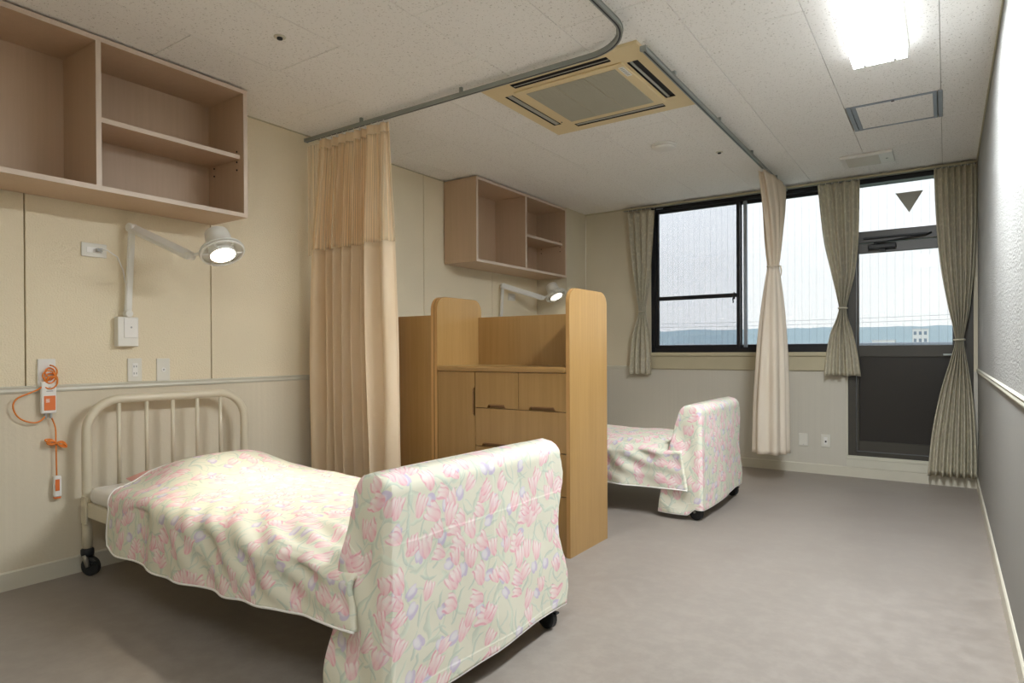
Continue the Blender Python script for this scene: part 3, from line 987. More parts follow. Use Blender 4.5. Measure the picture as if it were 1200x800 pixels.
# ------------------------------------------------------------------ wall cabinets (open shelves)
def wall_cabinet(y0, y1, label):
    D, Z0, Z1, T = .35, 1.798, 2.489, .022
    t = thing('wall_cabinet', label, 'cabinet', (0, (y0 + y1) / 2, Z0), 'open wall cabinets above the beds')
    ym = (y0 + y1) / 2
    e = .003
    def panel(name, *a):
        return box(name, *a, t, .0015, 1)
    box('bottom_panel', .0105, D, y0, y1, Z0, Z0 + T, 'shelf', t, .0015, 1)
    box('top_panel', .0105, D, y0, y1, Z1 - T, Z1, 'shelf', t, .0015, 1)
    for a in (y0, y1 - T):
        box('side_panel', .0105, D - .001, a, a + T, Z0 + T, Z1 - T, 'shelf', t, .001, 1)
    box('divider', .0125, D - .002, ym - T / 2, ym + T / 2, Z0 + T, Z1 - T, 'shelf', t, .001, 1)
    box('back_panel', .0065, .0125, y0 + T, y1 - T, Z0 + T, Z1 - T, 'shelf', t)
    # pale front edging
    bm = bmesh.new()
    bx(bm, D, D + .002, y0, y1, Z0, Z0 + T); bx(bm, D, D + .002, y0, y1, Z1 - T, Z1)
    bx(bm, D - .001, D + .002, y0, y0 + T, Z0 + T, Z1 - T); bx(bm, D - .001, D + .002, y1 - T, y1, Z0 + T, Z1 - T)
    bx(bm, D - .002, D + .0015, ym - T / 2, ym + T / 2, Z0 + T, Z1 - T)
    obj('front_edging', bm, 'shelf_edge', t)
    sz = 2.118
    sh = box('shelf', .02, D - .035, ym + T / 2 + .001, y1 - T - .001, sz, sz + T, 'shelf', t, .001, 1)
    box('shelf_edging', D - .035, D - .033, ym + T / 2 + .001, y1 - T - .001, sz, sz + T, 'shelf_edge', sh)
    for px in (.07, D - .06):
        for dz in (-.012, -.055, .045):
            o = obj('shelf_pin' if dz == -.012 else 'pin_hole', lathe(bmesh.new(), [(.005, 0), (.005, .004)], (px, y1 - T - .0042, sz + dz), (0, 1, 0), 8), 'slot', sh)
    for yy in (ym - .42, ym + .10):
        obj('screw_cap', lathe(bmesh.new(), [(.012, 0), (.011, .003), (.004, .0035)], (.0126, yy, Z1 - .085), (1, 0, 0), 12), 'brass', t)
    return t
wall_cabinet(-5.415, -3.943, 'pinkish open wall cabinet above the nearer bed')
wall_cabinet(-1.897, -.416, 'pinkish open wall cabinet beyond the peach curtain, above the far bed')

# ------------------------------------------------------------------ wall plates and switches
def socket_plate(name, label, cat, y0, y1, z0, z1, details, group='wall plates'):
    t = thing(name, label, cat, (0, (y0 + y1) / 2, (z0 + z1) / 2), group)
    box('plate', .0005, .009, y0, y1, z0, z1, 'plate', t, .003, 2)
    cy, cz = (y0 + y1) / 2, (z0 + z1) / 2
    if details == 'double':
        box('insert', .009, .0115, cy - .014, cy + .014, cz - .035, cz + .035, 'white', t, .001, 1)
        bm = bmesh.new()
        for dz in (-.018, .018):
            for dy in (-.006, .006): bx(bm, .0113, .0120, cy + dy - .0013, cy + dy + .0013, cz + dz - .005, cz + dz + .005)
        obj('slots', bm, 'slot', t)
    elif details == 'round':
        obj('jack', lathe(bmesh.new(), [(.013, 0), (.012, .003), (.007, .0031), (.006, .001)], (.0085, cy, cz), (1, 0, 0), 16), 'white', t)
        obj('jack_hole', lathe(bmesh.new(), [(.004, 0), (.004, .002)], (.0095, cy, cz), (1, 0, 0), 10), 'greyprint', t)
    elif details == 'wide':
        box('insert', .009, .011, cy - .035, cy + .035, cz - .014, cz + .014, 'white', t, .001, 1)
    return t
tt = socket_plate('wall_socket', 'horizontal wall socket with a lamp plug, under the nearer wall cabinet', 'socket', -4.617, -4.503, 1.542, 1.61, 'wide')
socket_plate('wall_socket', 'double wall socket just below the lamp box over the nearer bed', 'socket', -4.408, -4.338, .918, 1.038, 'double')
socket_plate('phone_jack', 'wall jack plate right of the double socket above the headboard', 'socket', -4.262, -4.192, .915, 1.036, 'round')
socket_plate('wall_socket', 'horizontal wall socket beside the far reading lamp', 'socket', -.945, -.83, 1.557, 1.625, 'wide')
def back_plate(label, x0, x1, z0, z1, hole):
    t = thing('wall_plate', label, 'socket', ((x0 + x1) / 2, 0, (z0 + z1) / 2), 'wall plates')
    box('plate', x0, x1, -.009, -.0005, z0, z1, 'plate', t, .003, 2)
    if hole:
        cx, cz = (x0 + x1) / 2, (z0 + z1) / 2
        box('insert', cx - .014, cx + .014, -.0112, -.009, cz - .032, cz + .032, 'white', t, .001, 1)
        obj('jack_hole', bx(bmesh.new(), cx - .005, cx + .008, -.0118, -.0112, cz - .014, cz + .002), 'slot', t)
    else:
        obj('screw', lathe(bmesh.new(), [(.003, 0), (.003, .001)], ((x0 + x1) / 2, -.0092, z0 + .012), (0, -1, 0), 8), 'greyprint', t)
back_plate('blank wall plate low on the window wall', 2.431, 2.503, .232, .34, False)
back_plate('wall plate with jack low on the window wall, nearer the door', 2.607, 2.679, .232, .342, True)

# ------------------------------------------------------------------ reading lamps
def reading_lamp(label, y, box_z, elbow, joint, head, aim, cord=None, tag_grp='reading lamps'):
    t = thing('reading_lamp', label, 'lamp', (0, y, box_z), tag_grp)
    b = box('switch_box', .0005, .045, y - .050, y + .050, box_z - .075, box_z + .075, 'lamp_white', t, .004, 2)
    box('switch', .045, .050, y - .022, y + .046, box_z - .032, box_z + .070, 'white', b, .002, 1)
    obj('switch_mark', lathe(bmesh.new(), [(.005, 0), (.005, .0006)], (.0499, y + .012, box_z + .022), (1, 0, 0), 10), 'greyprint', b)
    piv = Vector((.035, y + .003, box_z + .092))
    E_, J, Hd = Vector(elbow), Vector(joint), Vector(head)
    bm = bmesh.new(); lathe(bm, [(.016, -.018), (.019, -.014), (.019, .014), (.016, .018)], piv, (1, 0, 0), 20)
    obj('pivot', bm, 'lamp_white', t, False)
    def arm(a, b_, w0):
        bm = bmesh.new()
        d = (b_ - a).normalized()
        side = d.cross(Vector((1, 0, 0))) if abs(d.x) < .9 else d.cross(Vector((0, 0, 1)))
        side.normalize(); nn = side.cross(d).normalized()
        ring0 = []; ring1 = []
        for sx, sy in ((-1, -1), (1, -1), (1, 1), (-1, 1)):
            ring0.append(bm.verts.new(a + side * w0 * sx + nn * w0 * .6 * sy)); ring1.append(bm.verts.new(b_ + side * w0 * sx + nn * w0 * .6 * sy))
        for k in range(4): bm.faces.new((ring0[k], ring0[(k + 1) % 4], ring1[(k + 1) % 4], ring1[k]))
        bm.faces.new(ring0[::-1]); bm.faces.new(ring1)
        bmesh.ops.bevel(bm, geom=list(bm.edges), offset=.004, segments=2, affect='EDGES')
        return bm
    obj('arm', arm(piv, E_, .0155), 'lamp_white', t)
    bm = bmesh.new(); ax = (E_ - piv).cross(J - E_).normalized(); lathe(bm, [(.018, -.022), (.023, -.018), (.023, .018), (.018, .022)], E_, ax, 20)
    obj('elbow_joint', bm, 'lamp_white', t)
    obj('arm', arm(E_, J, .023), 'lamp_white', t)
    bm = bmesh.new(); lathe(bm, [(.016, -.02), (.02, -.016), (.02, .016), (.016, .02)], J, ax, 20)
    obj('head_joint', bm, 'lamp_white', t)
    obj('head_stem', tube(bmesh.new(), [J, J.lerp(Hd, .35), Hd.lerp(J, .45)], .008, 10), 'lamp_white', t, True)
    A = Vector(aim).normalized()
    # hat: closed crown, widening to a ringed brim; inner reflector cup
    o = Hd
    hat = obj('shade', lathe(bmesh.new(), [(.0, -.100), (.048, -.100), (.056, -.094), (.062, -.05), (.067, -.012), (.078, -.002), (.104, .012), (.107, .018), (.104, .022), (.074, .006), (.06, -.004)], o, A, 36, False), 'lamp_white', t, True)
    bm = bmesh.new()
    u = A.cross(Vector((0, 0, 1))).normalized() if abs(A.z) < .999 else Vector((1, 0, 0)); v = A.cross(u)
    tube(bm, [o + A * .032 + (u * math.cos(2 * PI * k / 36) + v * math.sin(2 * PI * k / 36)) * .100 for k in range(36)], .006, 8, closed=True)
    obj('guard_ring', bm, 'lamp_white', hat, True)
    for k in range(6):
        a = 2 * PI * k / 6 + .3
        d = u * math.cos(a) + v * math.sin(a)
        obj('guard_rib', tube(bmesh.new(), [o + A * .034 + d * .060, o + A * .033 + d * .097], .004, 6), 'lamp_white', hat)
    obj('reflector', lathe(bmesh.new(), [(.058, -.012), (.062, .02), (.063, .046), (.059, .046), (.055, .02), (.04, -.005)], o, A, 32, False), 'lamp_white', hat, True)
    obj('bulb', lathe(bmesh.new(), [(.0585, .0425), (.05, .0455), (.0, .047)], o, A, 28, False), 'bulb', hat, True)
    L = bpy.data.lights.new('lamp_beam', 'SPOT'); L.energy = SPOT_W; L.color = (1.0, .91, .74)
    L.spot_size = math.radians(70); L.spot_blend = 1.0; L.shadow_soft_size = .045
    lo = bpy.data.objects.new('lamp_beam', L); C.objects.link(lo)
    lo.rotation_euler = A.to_track_quat('-Z', 'Y').to_euler()
    lo.parent = t; lo.location = o + A * .055 - t.location
    if cord:
        obj('cord', tube(bmesh.new(), cord, .003, 8), 'white', t, True)
        p = Vector(cord[0])
        obj('plug', bx(bmesh.new(), .011, .035, p.y - .012, p.y + .014, p.z - .009, p.z + .009, .003, 2), 'greyprint', t)
    return t

reading_lamp('cream articulated reading lamp lit over the nearer bed', -4.420, 1.175,
             (.055, -4.405, 1.705), (.40, -4.292, 1.545), (.50, -4.190, 1.588), (.50, -.05, -.86),
             [(.03, -4.545, 1.577), (.05, -4.52, 1.578), (.045, -4.47, 1.55), (.03, -4.437, 1.49), (.03, -4.426, 1.42), (.032, -4.428, 1.34), (.03, -4.432, 1.28), (.03, -4.43, 1.25)])
reading_lamp('cream articulated reading lamp lit over the far bed, behind the wooden unit', -1.125, 1.175,
             (.055, -1.108, 1.680), (.26, -.735, 1.580), (.32, -.60, 1.632), (.52, -.10, -.85))

# ------------------------------------------------------------------ nurse call
t = thing('nurse_call', 'white nurse call unit with coiled orange cord on the left wall', 'nurse call', (0, -4.765, .9))
pl = box('wall_plate', .0005, .012, -4.803, -4.730, .912, 1.04, 'white', t, .004, 2)
box('holder', .012, .034, -4.797, -4.735, .785, .935, 'white', t, .006, 2)
box('call_panel', .0342, .0365, -4.787, -4.741, .80, .868, 'orange_btn', t, .002, 1)
bm = bmesh.new()
for k in range(3): bx(bm, .0366, .0369, -4.780, -4.765, .838 + k * .006, .841 + k * .006)
obj('panel_print', bm, 'white', t)
bm = bmesh.new()
for k in range(3): bx(bm, .0341, .0344, -4.777 + .004 * k, -4.750 - .004 * k, .888 + k * .009, .892 + k * .009)
obj('panel_print', bm, 'greyprint', t)
for dy in (-.012, .010):
    obj('strain_relief', tube(bmesh.new(), [(.02, -4.765 + dy, .787), (.02, -4.765 + dy, .762)], .006, 8), 'greyprint', t)
bm = bmesh.new()
pts = []
for k in range(70):
    a = k / 69 * 2 * PI * 5
    z = .985 - .05 * k / 69 * 1.3
    pts.append((.03 + .012 * math.sin(a * .5 + 1), -4.765 + .024 * math.sin(a) + .008 * math.sin(a * .37) + .012 * k / 69, z + .026 * math.cos(a)))
tube(bm, pts, .0035, 6)
obj('cord_bundle', bm, 'orange', t, True)
loop = [(.02, -4.777, .935), (.03, -4.80, .905), (.03, -4.84, .885), (.028, -4.885, .865), (.026, -4.903, .835), (.026, -4.895, .795), (.026, -4.87, .765), (.026, -4.83, .748), (.025, -4.80, .752), (.022, -4.779, .772)]
def smooth_path(p, n=6):
    out = []
    P = [Vector(q) for q in p]
    for i in range(len(P) - 1):
        a, b, c, d = P[max(i - 1, 0)], P[i], P[i + 1], P[min(i + 2, len(P) - 1)]
        for k in range(n):
            s = k / n
            out.append(.5 * ((2 * b) + (c - a) * s + (2 * a - 5 * b + 4 * c - d) * s * s + (3 * b - a - 3 * c + d) * s ** 3))
    out.append(P[-1]); return out
obj('cord', tube(bmesh.new(), smooth_path(loop), .0035, 8), 'orange', t, True)
obj('cord', tube(bmesh.new(), smooth_path([(.02, -4.752, .765), (.022, -4.738, .715), (.022, -4.736, .65), (.022, -4.735, .56), (.022, -4.734, .49)]), .0033, 8), 'orange', t, True)
bm = bmesh.new()
for k, (dy, dz, sg) in enumerate(((-.045, .018, 1), (-.038, .010, 1), (.042, -.018, -1), (.036, -.008, -1), (-.04, .002, 1), (.04, -.024, -1))):
    c = Vector((.024 + .002 * k, -4.736, .645))
    e = c + Vector((0, dy, dz))
    n_ = Vector((0, -dz, dy)).normalized() * .009
    tube(bm, smooth_path([c, c.lerp(e, .5) + n_, e, c.lerp(e, .5) - n_, c], 5), .0033, 6)
obj('cord_bow', bm, 'orange', t, True)
hs = box('handset', .008, .032, -4.748, -4.716, .388, .488, 'white', t, .007, 3)
box('handset_button', .0322, .0345, -4.744, -4.726, .418, .472, 'orange_btn', hs, .002, 1)
box('handset_end', .010, .030, -4.746, -4.718, .380, .3879, 'orange_btn', hs, .003, 1)

# ------------------------------------------------------------------ wooden bedside storage units
def storage_unit(label, x0, x1, yf, yback, facing):
    """facing -1: drawers towards -y"""
    t = thing('storage_unit', label, 'cabinet', ((x0 + x1) / 2, (yf + yback) / 2, 0), 'wooden units between the beds')
    T = .022
    ya, yb2 = min(yf, yback), max(yf, yback)
    def side(a, b):
        R_ = .075
        outl = [(ya, 0), (yb2, 0), (yb2, 1.392 - R_)] + arc(yb2 - R_, 1.392 - R_, R_, 0, 90, 8)[1:] + arc(ya + R_, 1.392 - R_, R_, 90, 180, 8)
        bm = prism(bmesh.new(), outl, 'x', a, b)
        return obj('side_panel', bm, 'wood', t)
    for a in (x0, x1 - T):
        s_ = side(a, a + T)
        # pale edge band running round the board
        R_ = .075
        for yy in (ya, yb2):
            sg = 1 if yy == ya else -1
        band = [(ya, 0)] + [(ya, 1.392 - R_)] + arc(ya + R_, 1.392 - R_, R_, 180, 90, 8)[1:] + arc(yb2 - R_, 1.392 - R_, R_, 90, 0, 8) + [(yb2, 0)]
        bm = bmesh.new(); prev = None
        cy, cz = (ya + yb2) / 2, .7
        for (py, pz) in band:
            dy, dz = (py - cy), (pz - cz) if pz > 1.3 else 0
            l = math.hypot(dy, dz) or 1
            q = (py + dy / l * .0012, pz + (dz / l * .0012 if pz > 1.3 else 0))
            ring = [bm.verts.new((a + .001, *q)), bm.verts.new((a + T - .001, *q))]
            if prev: bm.faces.new((prev[0], prev[1], ring[1], ring[0]))
            prev = ring
        obj('edge_band', bm, 'wood_edge', s_)
    xi0, xi1 = x0 + T, x1 - T
    sg = -1 if facing < 0 else 1
    def ybox(d0, d1):
        a, b = yf - sg * d0, yf - sg * d1
        return min(a, b), max(a, b)
    a, b = ybox(-.004, .40)
    box('worktop', xi0 + .0005, xi1 - .0005, a, b, .950, .982, 'woodx', t, .010, 3)
    a, b = ybox(.402, .422)
    box('back_panel', xi0, xi1, a, b, .0, 1.282, 'wood', t, .001, 1)
    a, b = ybox(.03, .402)
    box('carcass', xi0 + .0005, xi1 - .0005, a, b, .06, .948, 'wood', t)
    a, b = ybox(.035, .055)
    box('plinth', xi0, xi1, *ybox(.012, .03), .0, .112, 'wood', t)
    # fronts: outlines with a finger notch, extruded
    def front(name, fx0, fx1, z0, z1, nw, vertical=False):
        g = .002
        fx0 += g; fx1 -= g; z0 += g; z1 -= g
        y_a, y_b = ybox(.004, .024)
        if sg > 0: fx0, fx1 = x0 + x1 - fx1, x0 + x1 - fx0
        if not vertical:
            c = (fx0 + fx1) / 2; hw = nw / 2; nh = .020; r = .012
            outl = [(fx0, z0), (c - hw, z0)] + [(c - hw + .004, z0 + nh * .5), (c - hw + .010, z0 + nh * .88), (c - hw + .02, z0 + nh)] + \
                   [(c + hw - .02, z0 + nh), (c + hw - .010, z0 + nh * .88), (c + hw - .004, z0 + nh * .5), (c + hw, z0)] + [(fx1, z0), (fx1, z1), (fx0, z1)]
            n0, n1, m0, m1 = c - hw, c + hw, z0, z0 + nh
        else:
            zc = .87 - .09; hh = nw / 2; nd = .016
            outl = [(fx0, z0), (fx1, z0), (fx1, zc - hh), (fx1 - nd * .88, zc - hh + .01), (fx1 - nd, zc - hh + .02), (fx1 - nd, zc + hh - .02), (fx1 - nd * .88, zc + hh - .01), (fx1, zc + hh), (fx1, z1), (fx0, z1)]
            n0, n1, m0, m1 = fx1 - nd, fx1, zc - hh, zc + hh
        bm = prism(bmesh.new(), outl, 'y', y_a, y_b)
        fr = obj(name, bm, 'wood', t)
        ha, hb = ybox(.0245, .0295)
        # recessed grip behind the notch and its rounded lip
        ra, rb = ybox(.0255, .0295)
        box('grip', n0 + .002, n1 - .002, ra, rb, m0, m1, 'handle', fr)
        la, lb_ = ybox(.001, .012)
        if not vertical: box('grip_lip', n0 + .012, n1 - .012, la, lb_, m1 - .006, m1 + .002, 'handle', fr, .002, 1)
        else: box('grip_lip', n0 - .002, n0 + .005, la, lb_, m0 + .012, m1 - .012, 'handle', fr, .002, 1)
        return fr
    wdt = xi1 - xi0
    dx = xi0 + .278
    mid = (dx + xi1) / 2
    front('door', xi0, dx, .112, .950, .165, True)
    front('drawer', dx, mid, .748, .950, .125)
    front('drawer', mid, xi1, .748, .950, .165)
    front('drawer', dx, xi1, .532, .748, .50)
    front('drawer', dx, xi1, .310, .532, .50)
    front('drawer', dx, xi1, .112, .310, .50)
    return t
storage_unit('wooden storage unit with door and drawers facing the nearer bed', .988, 1.902, -3.145, -2.712, -1)
storage_unit('wooden storage unit turned to the far bed, plain back half behind the peach curtain', .072, .984, -2.712, -3.145, 1)

# ------------------------------------------------------------------ beds
def make_bed(label, loc, rot):
    t = thing('hospital_bed', label, 'bed', (0, 0, 0), 'hospital beds')
    HW = .405
    def hoop(name, x, top, zb, bars, barz):
        r = .15
        pts = [(x, -HW, zb), (x, -HW, zb + .12)]
        pts += [(x, -HW, top - r - .1)] + [(x, -HW + r - r * math.cos(a), top - r + r * math.sin(a)) for a in [PI / 2 * k / 10 for k in range(11)]]
        pts += [(x, HW - r + r * math.sin(a), top - r + r * math.cos(a)) for a in [PI / 2 * k / 10 for k in range(11)]]
        pts += [(x, HW, top - r - .1), (x, HW, zb + .12), (x, HW, zb)]
        h = obj(name, tube(bmesh.new(), pts, .0215, 14), 'bed_metal', t, True)
        for y in bars:
            obj('bar', tube(bmesh.new(), [(x, y, barz), (x, y, top - .005)], .0095, 10), 'bed_metal', h, True)
        obj('cross_rail', tube(bmesh.new(), [(x, -HW, barz), (x, HW, barz)], .012, 10), 'bed_metal', h, True)
        return h
    hoop('headboard', .045, .838, .115, (-.262, -.131, 0, .131, .262), .40)
    hoop('footboard', 2.135, .690, .115, (-.262, -.131, 0, .131, .262), .36)
    for y in (-HW, HW):
        box('side_rail', .068, 2.112, y - .015, y + .015, .285, .352, 'bed_metal', t, .005, 2)
        for x in (.068, 2.068):
            box('corner_bracket', x - .024, x + .030, y - .027 if y < 0 else y + .0155, y - .0155 if y < 0 else y + .027, .255, .385, 'bed_metal', t, .003, 1)
    box('mattress_base', .09, 2.09, -HW + .016, HW - .016, .318, .348, 'bed_metal', t)
    for x in (.045, 2.135):
        for y in (-HW, HW):
            ang = .5 if x < 1 else -.2
            c = obj('caster', lathe(bmesh.new(), [(.026, 0), (.028, .012), (.028, .03), (.021, .038)], (x, y, .095), (0, 0, 1), 16), 'dark', t, True)
            dx_, dy_ = math.cos(ang) * .018, math.sin(ang) * .018
            ax = Vector((-math.sin(ang), math.cos(ang), 0))
            o = Vector((x + dx_, y + dy_, .0455))
            obj('wheel', lathe(bmesh.new(), [(.036, -.014), (.045, -.010), (.045, .010), (.036, .014), (.012, .015)], o, ax, 22), 'dark', c, False)
            bm = bmesh.new()
            for s_ in (-1, 1):
                p = o + ax * .019 * s_
                tube(bm, [p, p + Vector((-dx_ * .6, -dy_ * .6, .035)), p + Vector((-dx_, -dy_, .056))], [.010, .012, .013], 8)
            obj('fork', bm, 'steel', c, True)
            obj('brake_pedal', bx(bmesh.new(), o.x + .02, o.x + .05, o.y - .012, o.y + .012, .062, .070, .002, 1), 'dark', c)
    t.location = loc; t.rotation_euler = (0, 0, rot)
    return t

def place(o, loc, rot):
    o.location = loc; o.rotation_euler = (0, 0, rot)

def make_bedding(which, loc, rot, hem_near, hem_far, sd):
    # mattress
    bm = bx(bmesh.new(), 0.09, 2.06, -.418, .418, .3485, .430, .034, 4)
    o = tag(obj('mattress', bm, 'mattress', None, True), 'white mattress showing at the head of the %s bed' % which, 'mattress', 'mattresses'); place(o, loc, rot)
    # pillow: puffed rectangle
    def pf(i, j):
        u = i / 24 * 2 - 1; v = j / 36 * 2 - 1
        ex = (1 - abs(u) ** 3.2) ; ey = (1 - abs(v) ** 3.2)
        return u, v, max(0, ex * ey) ** .55
    verts_t = lambda i, j: (lambda u, v, h: (.375 + u * (.205 - .015 * abs(v) ** 2), .02 + v * (.325 - .015 * abs(u) ** 2), .433 + .028 + .055 * h + .006 * noise.noise((u * 3, v * 3, sd))))(*pf(i, j))
    verts_b = lambda i, j: (lambda u, v, h: (.375 + u * (.205 - .015 * abs(v) ** 2), .02 + v * (.325 - .015 * abs(u) ** 2), .433 + .028 - .026 * h))(*pf(i, j))
    p1 = grid_mesh('pillow', verts_t, 24, 36, 'pillow', None)
    bm = bmesh.new(); bm.from_mesh(p1.data)
    p2 = grid_mesh('tmp', verts_b, 24, 36, 'pillow', None); bm2 = bmesh.new(); bm2.from_mesh(p2.data)
    bmesh.ops.reverse_faces(bm2, faces=bm2.faces)
    tmpm = bpy.data.meshes.new('tmp2'); bm2.to_mesh(tmpm); bm.from_mesh(tmpm)
    bmesh.ops.remove_doubles(bm, verts=bm.verts, dist=1e-4)
    bm.to_mesh(p1.data); bm.free(); bm2.free()
    bpy.data.objects.remove(p2); bpy.data.meshes.remove(tmpm)
    tag(p1, 'pink pillow mostly hidden under the quilt of the %s bed' % which, 'pillow', 'pillows'); place(p1, loc, rot)
    # quilt
    nu, nv = 150, 130
    X0, X1 = .315, 2.075
    HB = .455                       # half width outside the hanging cloth
    def arcs(hang_n, hang_f):
        return hang_n, hang_f
    LTOP = 2 * HB
    def prof(x, q):
        """q from -1 (near hem) .. 0 .. 1 (far hem): return y, z, arc"""
        fx = (x - X0) / (X1 - X0)
        zt = .480 + .006 * math.sin(fx * 5 + 1)
        # pillow bulge
        bump = math.exp(-((x - .46) / .19) ** 2)
        rc = .075
        hn = lerp_knots(hem_near, x)[0]; hf = lerp_knots(hem_far, x)[0]
        hn_len = (zt - rc - hn); hf_len = (zt - rc - hf)
        tot_n = (HB - rc) + rc * PI / 2 + hn_len
        tot_f = (HB - rc) + rc * PI / 2 + hf_len
        d = abs(q) * (tot_n if q < 0 else tot_f)
        sgn = -1 if q < 0 else 1
        if d < HB - rc:
            y = d; z = zt; top = 1; k = d / (HB - rc)
        elif d < HB - rc + rc * PI / 2:
            a = (d - (HB - rc)) / rc
            y = HB - rc + rc * math.sin(a); z = zt - rc + rc * math.cos(a); top = math.cos(a); k = 1
        else:
            e = d - (HB - rc) - rc * PI / 2
            y = HB + .07 * e * (1 if sgn < 0 else .6); z = zt - rc - e; top = 0; k = 1
        z += -.020 * (k ** 2.5) * top
        z += (.085 * bump * math.exp(-((sgn * y - .03) / .30) ** 4)) * max(top, 0)
        return sgn * y, z, sgn * d, top
    def fn(i, j):
        q = -1 + 2 * i / nu
        fx = j / nv
        x = X0 + (X1 - X0) * fx
        y, z, d, top = prof(x, q)
        # head edge: round corners and a slightly slanting edge
        if fx < .25:
            corner = max(0, (abs(d) - .38) / .36)
            x += (.05 * min(1, max(0, (abs(d) - .62) / .14)) ** 2 + .13 * min(1, max(0, (-d - .24) / .28)) - .05 * max(0, d)) * (1 - fx / .25)
        # wrinkles: soft quilting on top and slanting folds at the near foot corner
        n1 = noise.noise((x * 3.0, d * 3.0, sd)) * .010 + noise.noise((x * 9.0, d * 6.0, sd + 3)) * .005
        fold = 0
        wgt = math.exp(-((x - 1.45) / .45) ** 2) * math.exp(-((d + .42) / .22) ** 2)
        fold += wgt * .010 * math.sin((x * 1.0 + d * 1.5) * 34 + 2.5 * noise.noise((x * 2, d * 2, 1)))
        w2 = math.exp(-((x - 1.8) / .25) ** 2) * math.exp(-((d + .30) / .30) ** 2)
        fold += w2 * .008 * math.sin((x * .4 + d * 1.6) * 44 + 1.5)
        hang = 1 - max(0, top)
        out = n1 + fold + hang * (.014 * math.sin(x * 11 + sd) + .008 * math.sin(x * 23 + 1))
        z += out * max(top, 0) + (.006 * noise.noise((x * 7, 1, sd)) if hang > .9 else 0)
        y += math.copysign(1, y) * out * hang if abs(y) > .2 else 0
        # the foot end is pressed against the covered footboard; keep clear above the frame
        if d < -.45: y -= .030 * max(0, (fx - .72) / .28)
        if d < -.5: x += .07 * min(1, (-d - .5) / .3) * max(0, (fx - .8) / .2) ** 2
        return (x, y, z)
    def uvf(i, j):
        q = -1 + 2 * i / nu; x = X0 + (X1 - X0) * j / nv
        return (x, prof(x, q)[2] + 1.0)
    o = grid_mesh('quilt', fn, nu, nv, 'floral_quilt', None, thick=.014, uvfn=uvf)
    o.modifiers['thickness'].offset = 1.0
    P0 = [fn(i, 0) for i in range(nu + 1)] + [fn(nu, j) for j in range(2, nv + 1, 2)]
    P0 = [fn(0, j) for j in range(nv, 0, -2)] + P0
    obj('piping', tube(bmesh.new(), P0, .0042, 6), 'piping', o, True)
    tag(o, 'tulip-print quilt spread over the %s bed' % which, 'quilt', 'tulip-print quilts'); place(o, loc, rot)
    # cover over the footboard: sleeve with front, back and side flaps; the seam runs round a loop
    RXc = 2.130
    def loop(s, z, seedz):
        """closed outline of the sleeve at height z; s in 0..1 starting at the inner middle, going near side, front, far side"""
        pass
    nz = 64; nl = 300
    def height_prof(s):
        """hem height along the outline"""
        return s
    def outline(s, f):
        # f: 1 at the top fold, 0 at hem
        top_in = f
        fl = 1 - f
        hw = .440 + .018 * fl                      # half width grows toward the hem
        th_out = .066 + .018 * fl                  # outward from the tube centre
        th_in = .060 + .02 * min(1, fl * 4)
        flap = th_in + .135 * fl                   # side flaps sweep back towards the head
        # perimeter points: inner-middle -> inner near -> front near -> front far -> inner far -> inner middle
        P = [(-th_in, 0), (-th_in, -hw * .86), (-flap, -hw), (th_out - .022, -hw - .003), (th_out - .004, -hw + .010), (th_out + .006, 0), (th_out - .004, hw - .010), (th_out - .022, hw + .003), (-flap, hw), (-th_in, hw * .86), (-th_in, 0)]
        L = [0]
        for a, b in zip(P, P[1:]): L.append(L[-1] + math.hypot(b[0] - a[0], b[1] - a[1]))
        d = s * L[-1]
        for k in range(len(P) - 1):
            if L[k] <= d <= L[k + 1] + 1e-9:
                q = (d - L[k]) / max(1e-9, L[k + 1] - L[k])
                return P[k][0] + (P[k + 1][0] - P[k][0]) * q, P[k][1] + (P[k + 1][1] - P[k][1]) * q, d, L[-1]
        return P[-1][0], P[-1][1], d, L[-1]
    TOPZ = .722
    def fnc(i, j):
        s = (i / nl) % 1.0; f = j / nz            # j=0 hem, j=nz top ridge
        # hem height: inner side stops above the mattress, flaps hang low, front in between
        ox, oy, d, Ltot = outline(s, 0)
        inner = ox < -.07 and abs(oy) < .40
        front = 1 if ox > .03 else 0
        if inner: hz = .50
        elif front:
            hz = .080 + .014 * math.sin(oy * 6)
        else:
            hz = .035 if oy < 0 else .10
        # soften transitions
        if not inner and not front:
            hz = hz + (.05 * max(0, (ox + .02) / .05) if ox > -.02 else 0)
        z = hz + (TOPZ - hz) * (1 - (1 - f) ** 1.0)
        ff = (z - .03) / (TOPZ - .03)
        fo = max(0, min(1, ff))
        ox, oy, d, Ltot = outline(s, fo)
        # close over the top: squeeze to the ridge with rounded shoulders
        if z > TOPZ - .055:
            c = (z - (TOPZ - .055)) / .055
            k = math.sqrt(max(0, 1 - c ** 2.4))
            ox = -.012 + (ox + .012) * k
            sh = 1 - .030 * (1 - math.sqrt(max(0, 1 - c ** 2)))
            oy *= sh
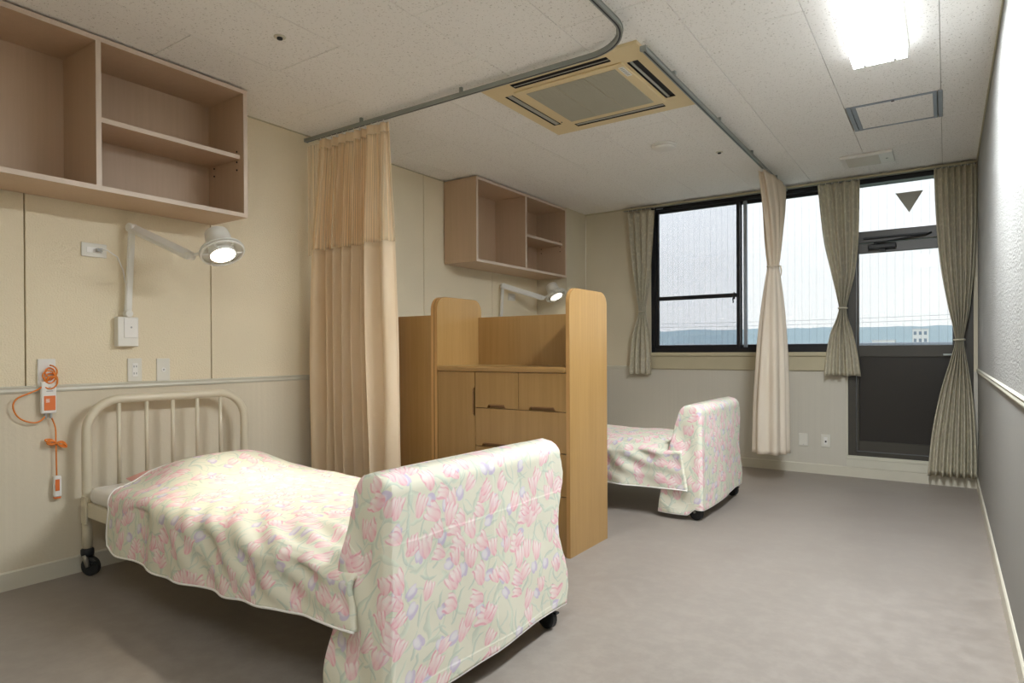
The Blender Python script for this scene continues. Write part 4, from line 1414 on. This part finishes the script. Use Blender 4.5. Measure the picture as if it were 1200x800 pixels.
        wv = (.008 * noise.noise((oy * 4, z * 3.5, sd + ox)) + .005 * math.sin(oy * 9 + z * 5)) * (1 - fo)
        wv += .004 * noise.noise((oy * 7, z * 9, sd))
        if oy > .40 and z < TOPZ - .06: oy += .03 * math.sin((TOPZ - z) * 13 + .6) * min(1, (TOPZ - .06 - z) / .1)
        if oy < -.40 and ox < .02 and z < TOPZ - .06: oy += .010 * math.sin(z * 16 + ox * 20) * min(1, (TOPZ - .06 - z) / .2) * min(1, (.02 - ox) / .08)
        return (RXc + ox + (wv if ox > 0 else -wv * .4), oy, z)
    drop = []                                   # cloth length measured down from the top ridge
    for i in range(nl):
        col = [Vector(fnc(i, j)) for j in range(nz + 1)]
        acc = [0.0] * (nz + 1)
        for j in range(nz - 1, -1, -1): acc[j] = acc[j + 1] + (col[j + 1] - col[j]).length
        drop.append(acc)
    def uvc(i, j):
        s = (i / nl)
        _, _, d, L0 = outline(s if s < 1 else .99999, .4)
        return (d + .2, 1.16 - drop[i % nl][j])
    o = grid_mesh('footboard_cover', fnc, nl, nz, 'floral', None, closed=True, thick=.005, uvfn=uvc)
    o.data.set_sharp_from_angle(angle=math.radians(32))
    obj('piping', tube(bmesh.new(), [fnc(i, 0) for i in range(nl)], .0035, 6, closed=True), 'piping', o, True)
    tag(o, 'tulip-print cloth draped over the footboard of the %s bed' % which, 'bed cover', 'footboard covers'); place(o, loc, rot)

B1 = ((.055, -4.225, 0), math.radians(-2.2))
B2 = ((.045, -1.645, 0), 0.0)
hn1 = [(.2, .30), (.32, .235), (.45, .205), (.7, .20), (1.2, .215), (1.7, .25), (2.1, .29)]
hn2 = [(.2, .22), (.6, .20), (1.2, .19), (1.7, .185), (2.1, .195)]
hf = [(.2, .26), (1.0, .24), (2.1, .26)]
make_bed('cream tube-frame hospital bed nearer the camera', *B1)
make_bedding('nearer', *B1, hn1, hf, 3.3)
make_bed('cream hospital bed by the window, behind the wooden unit', *B2)
make_bedding('far', *B2, hn2, hf, 8.1)
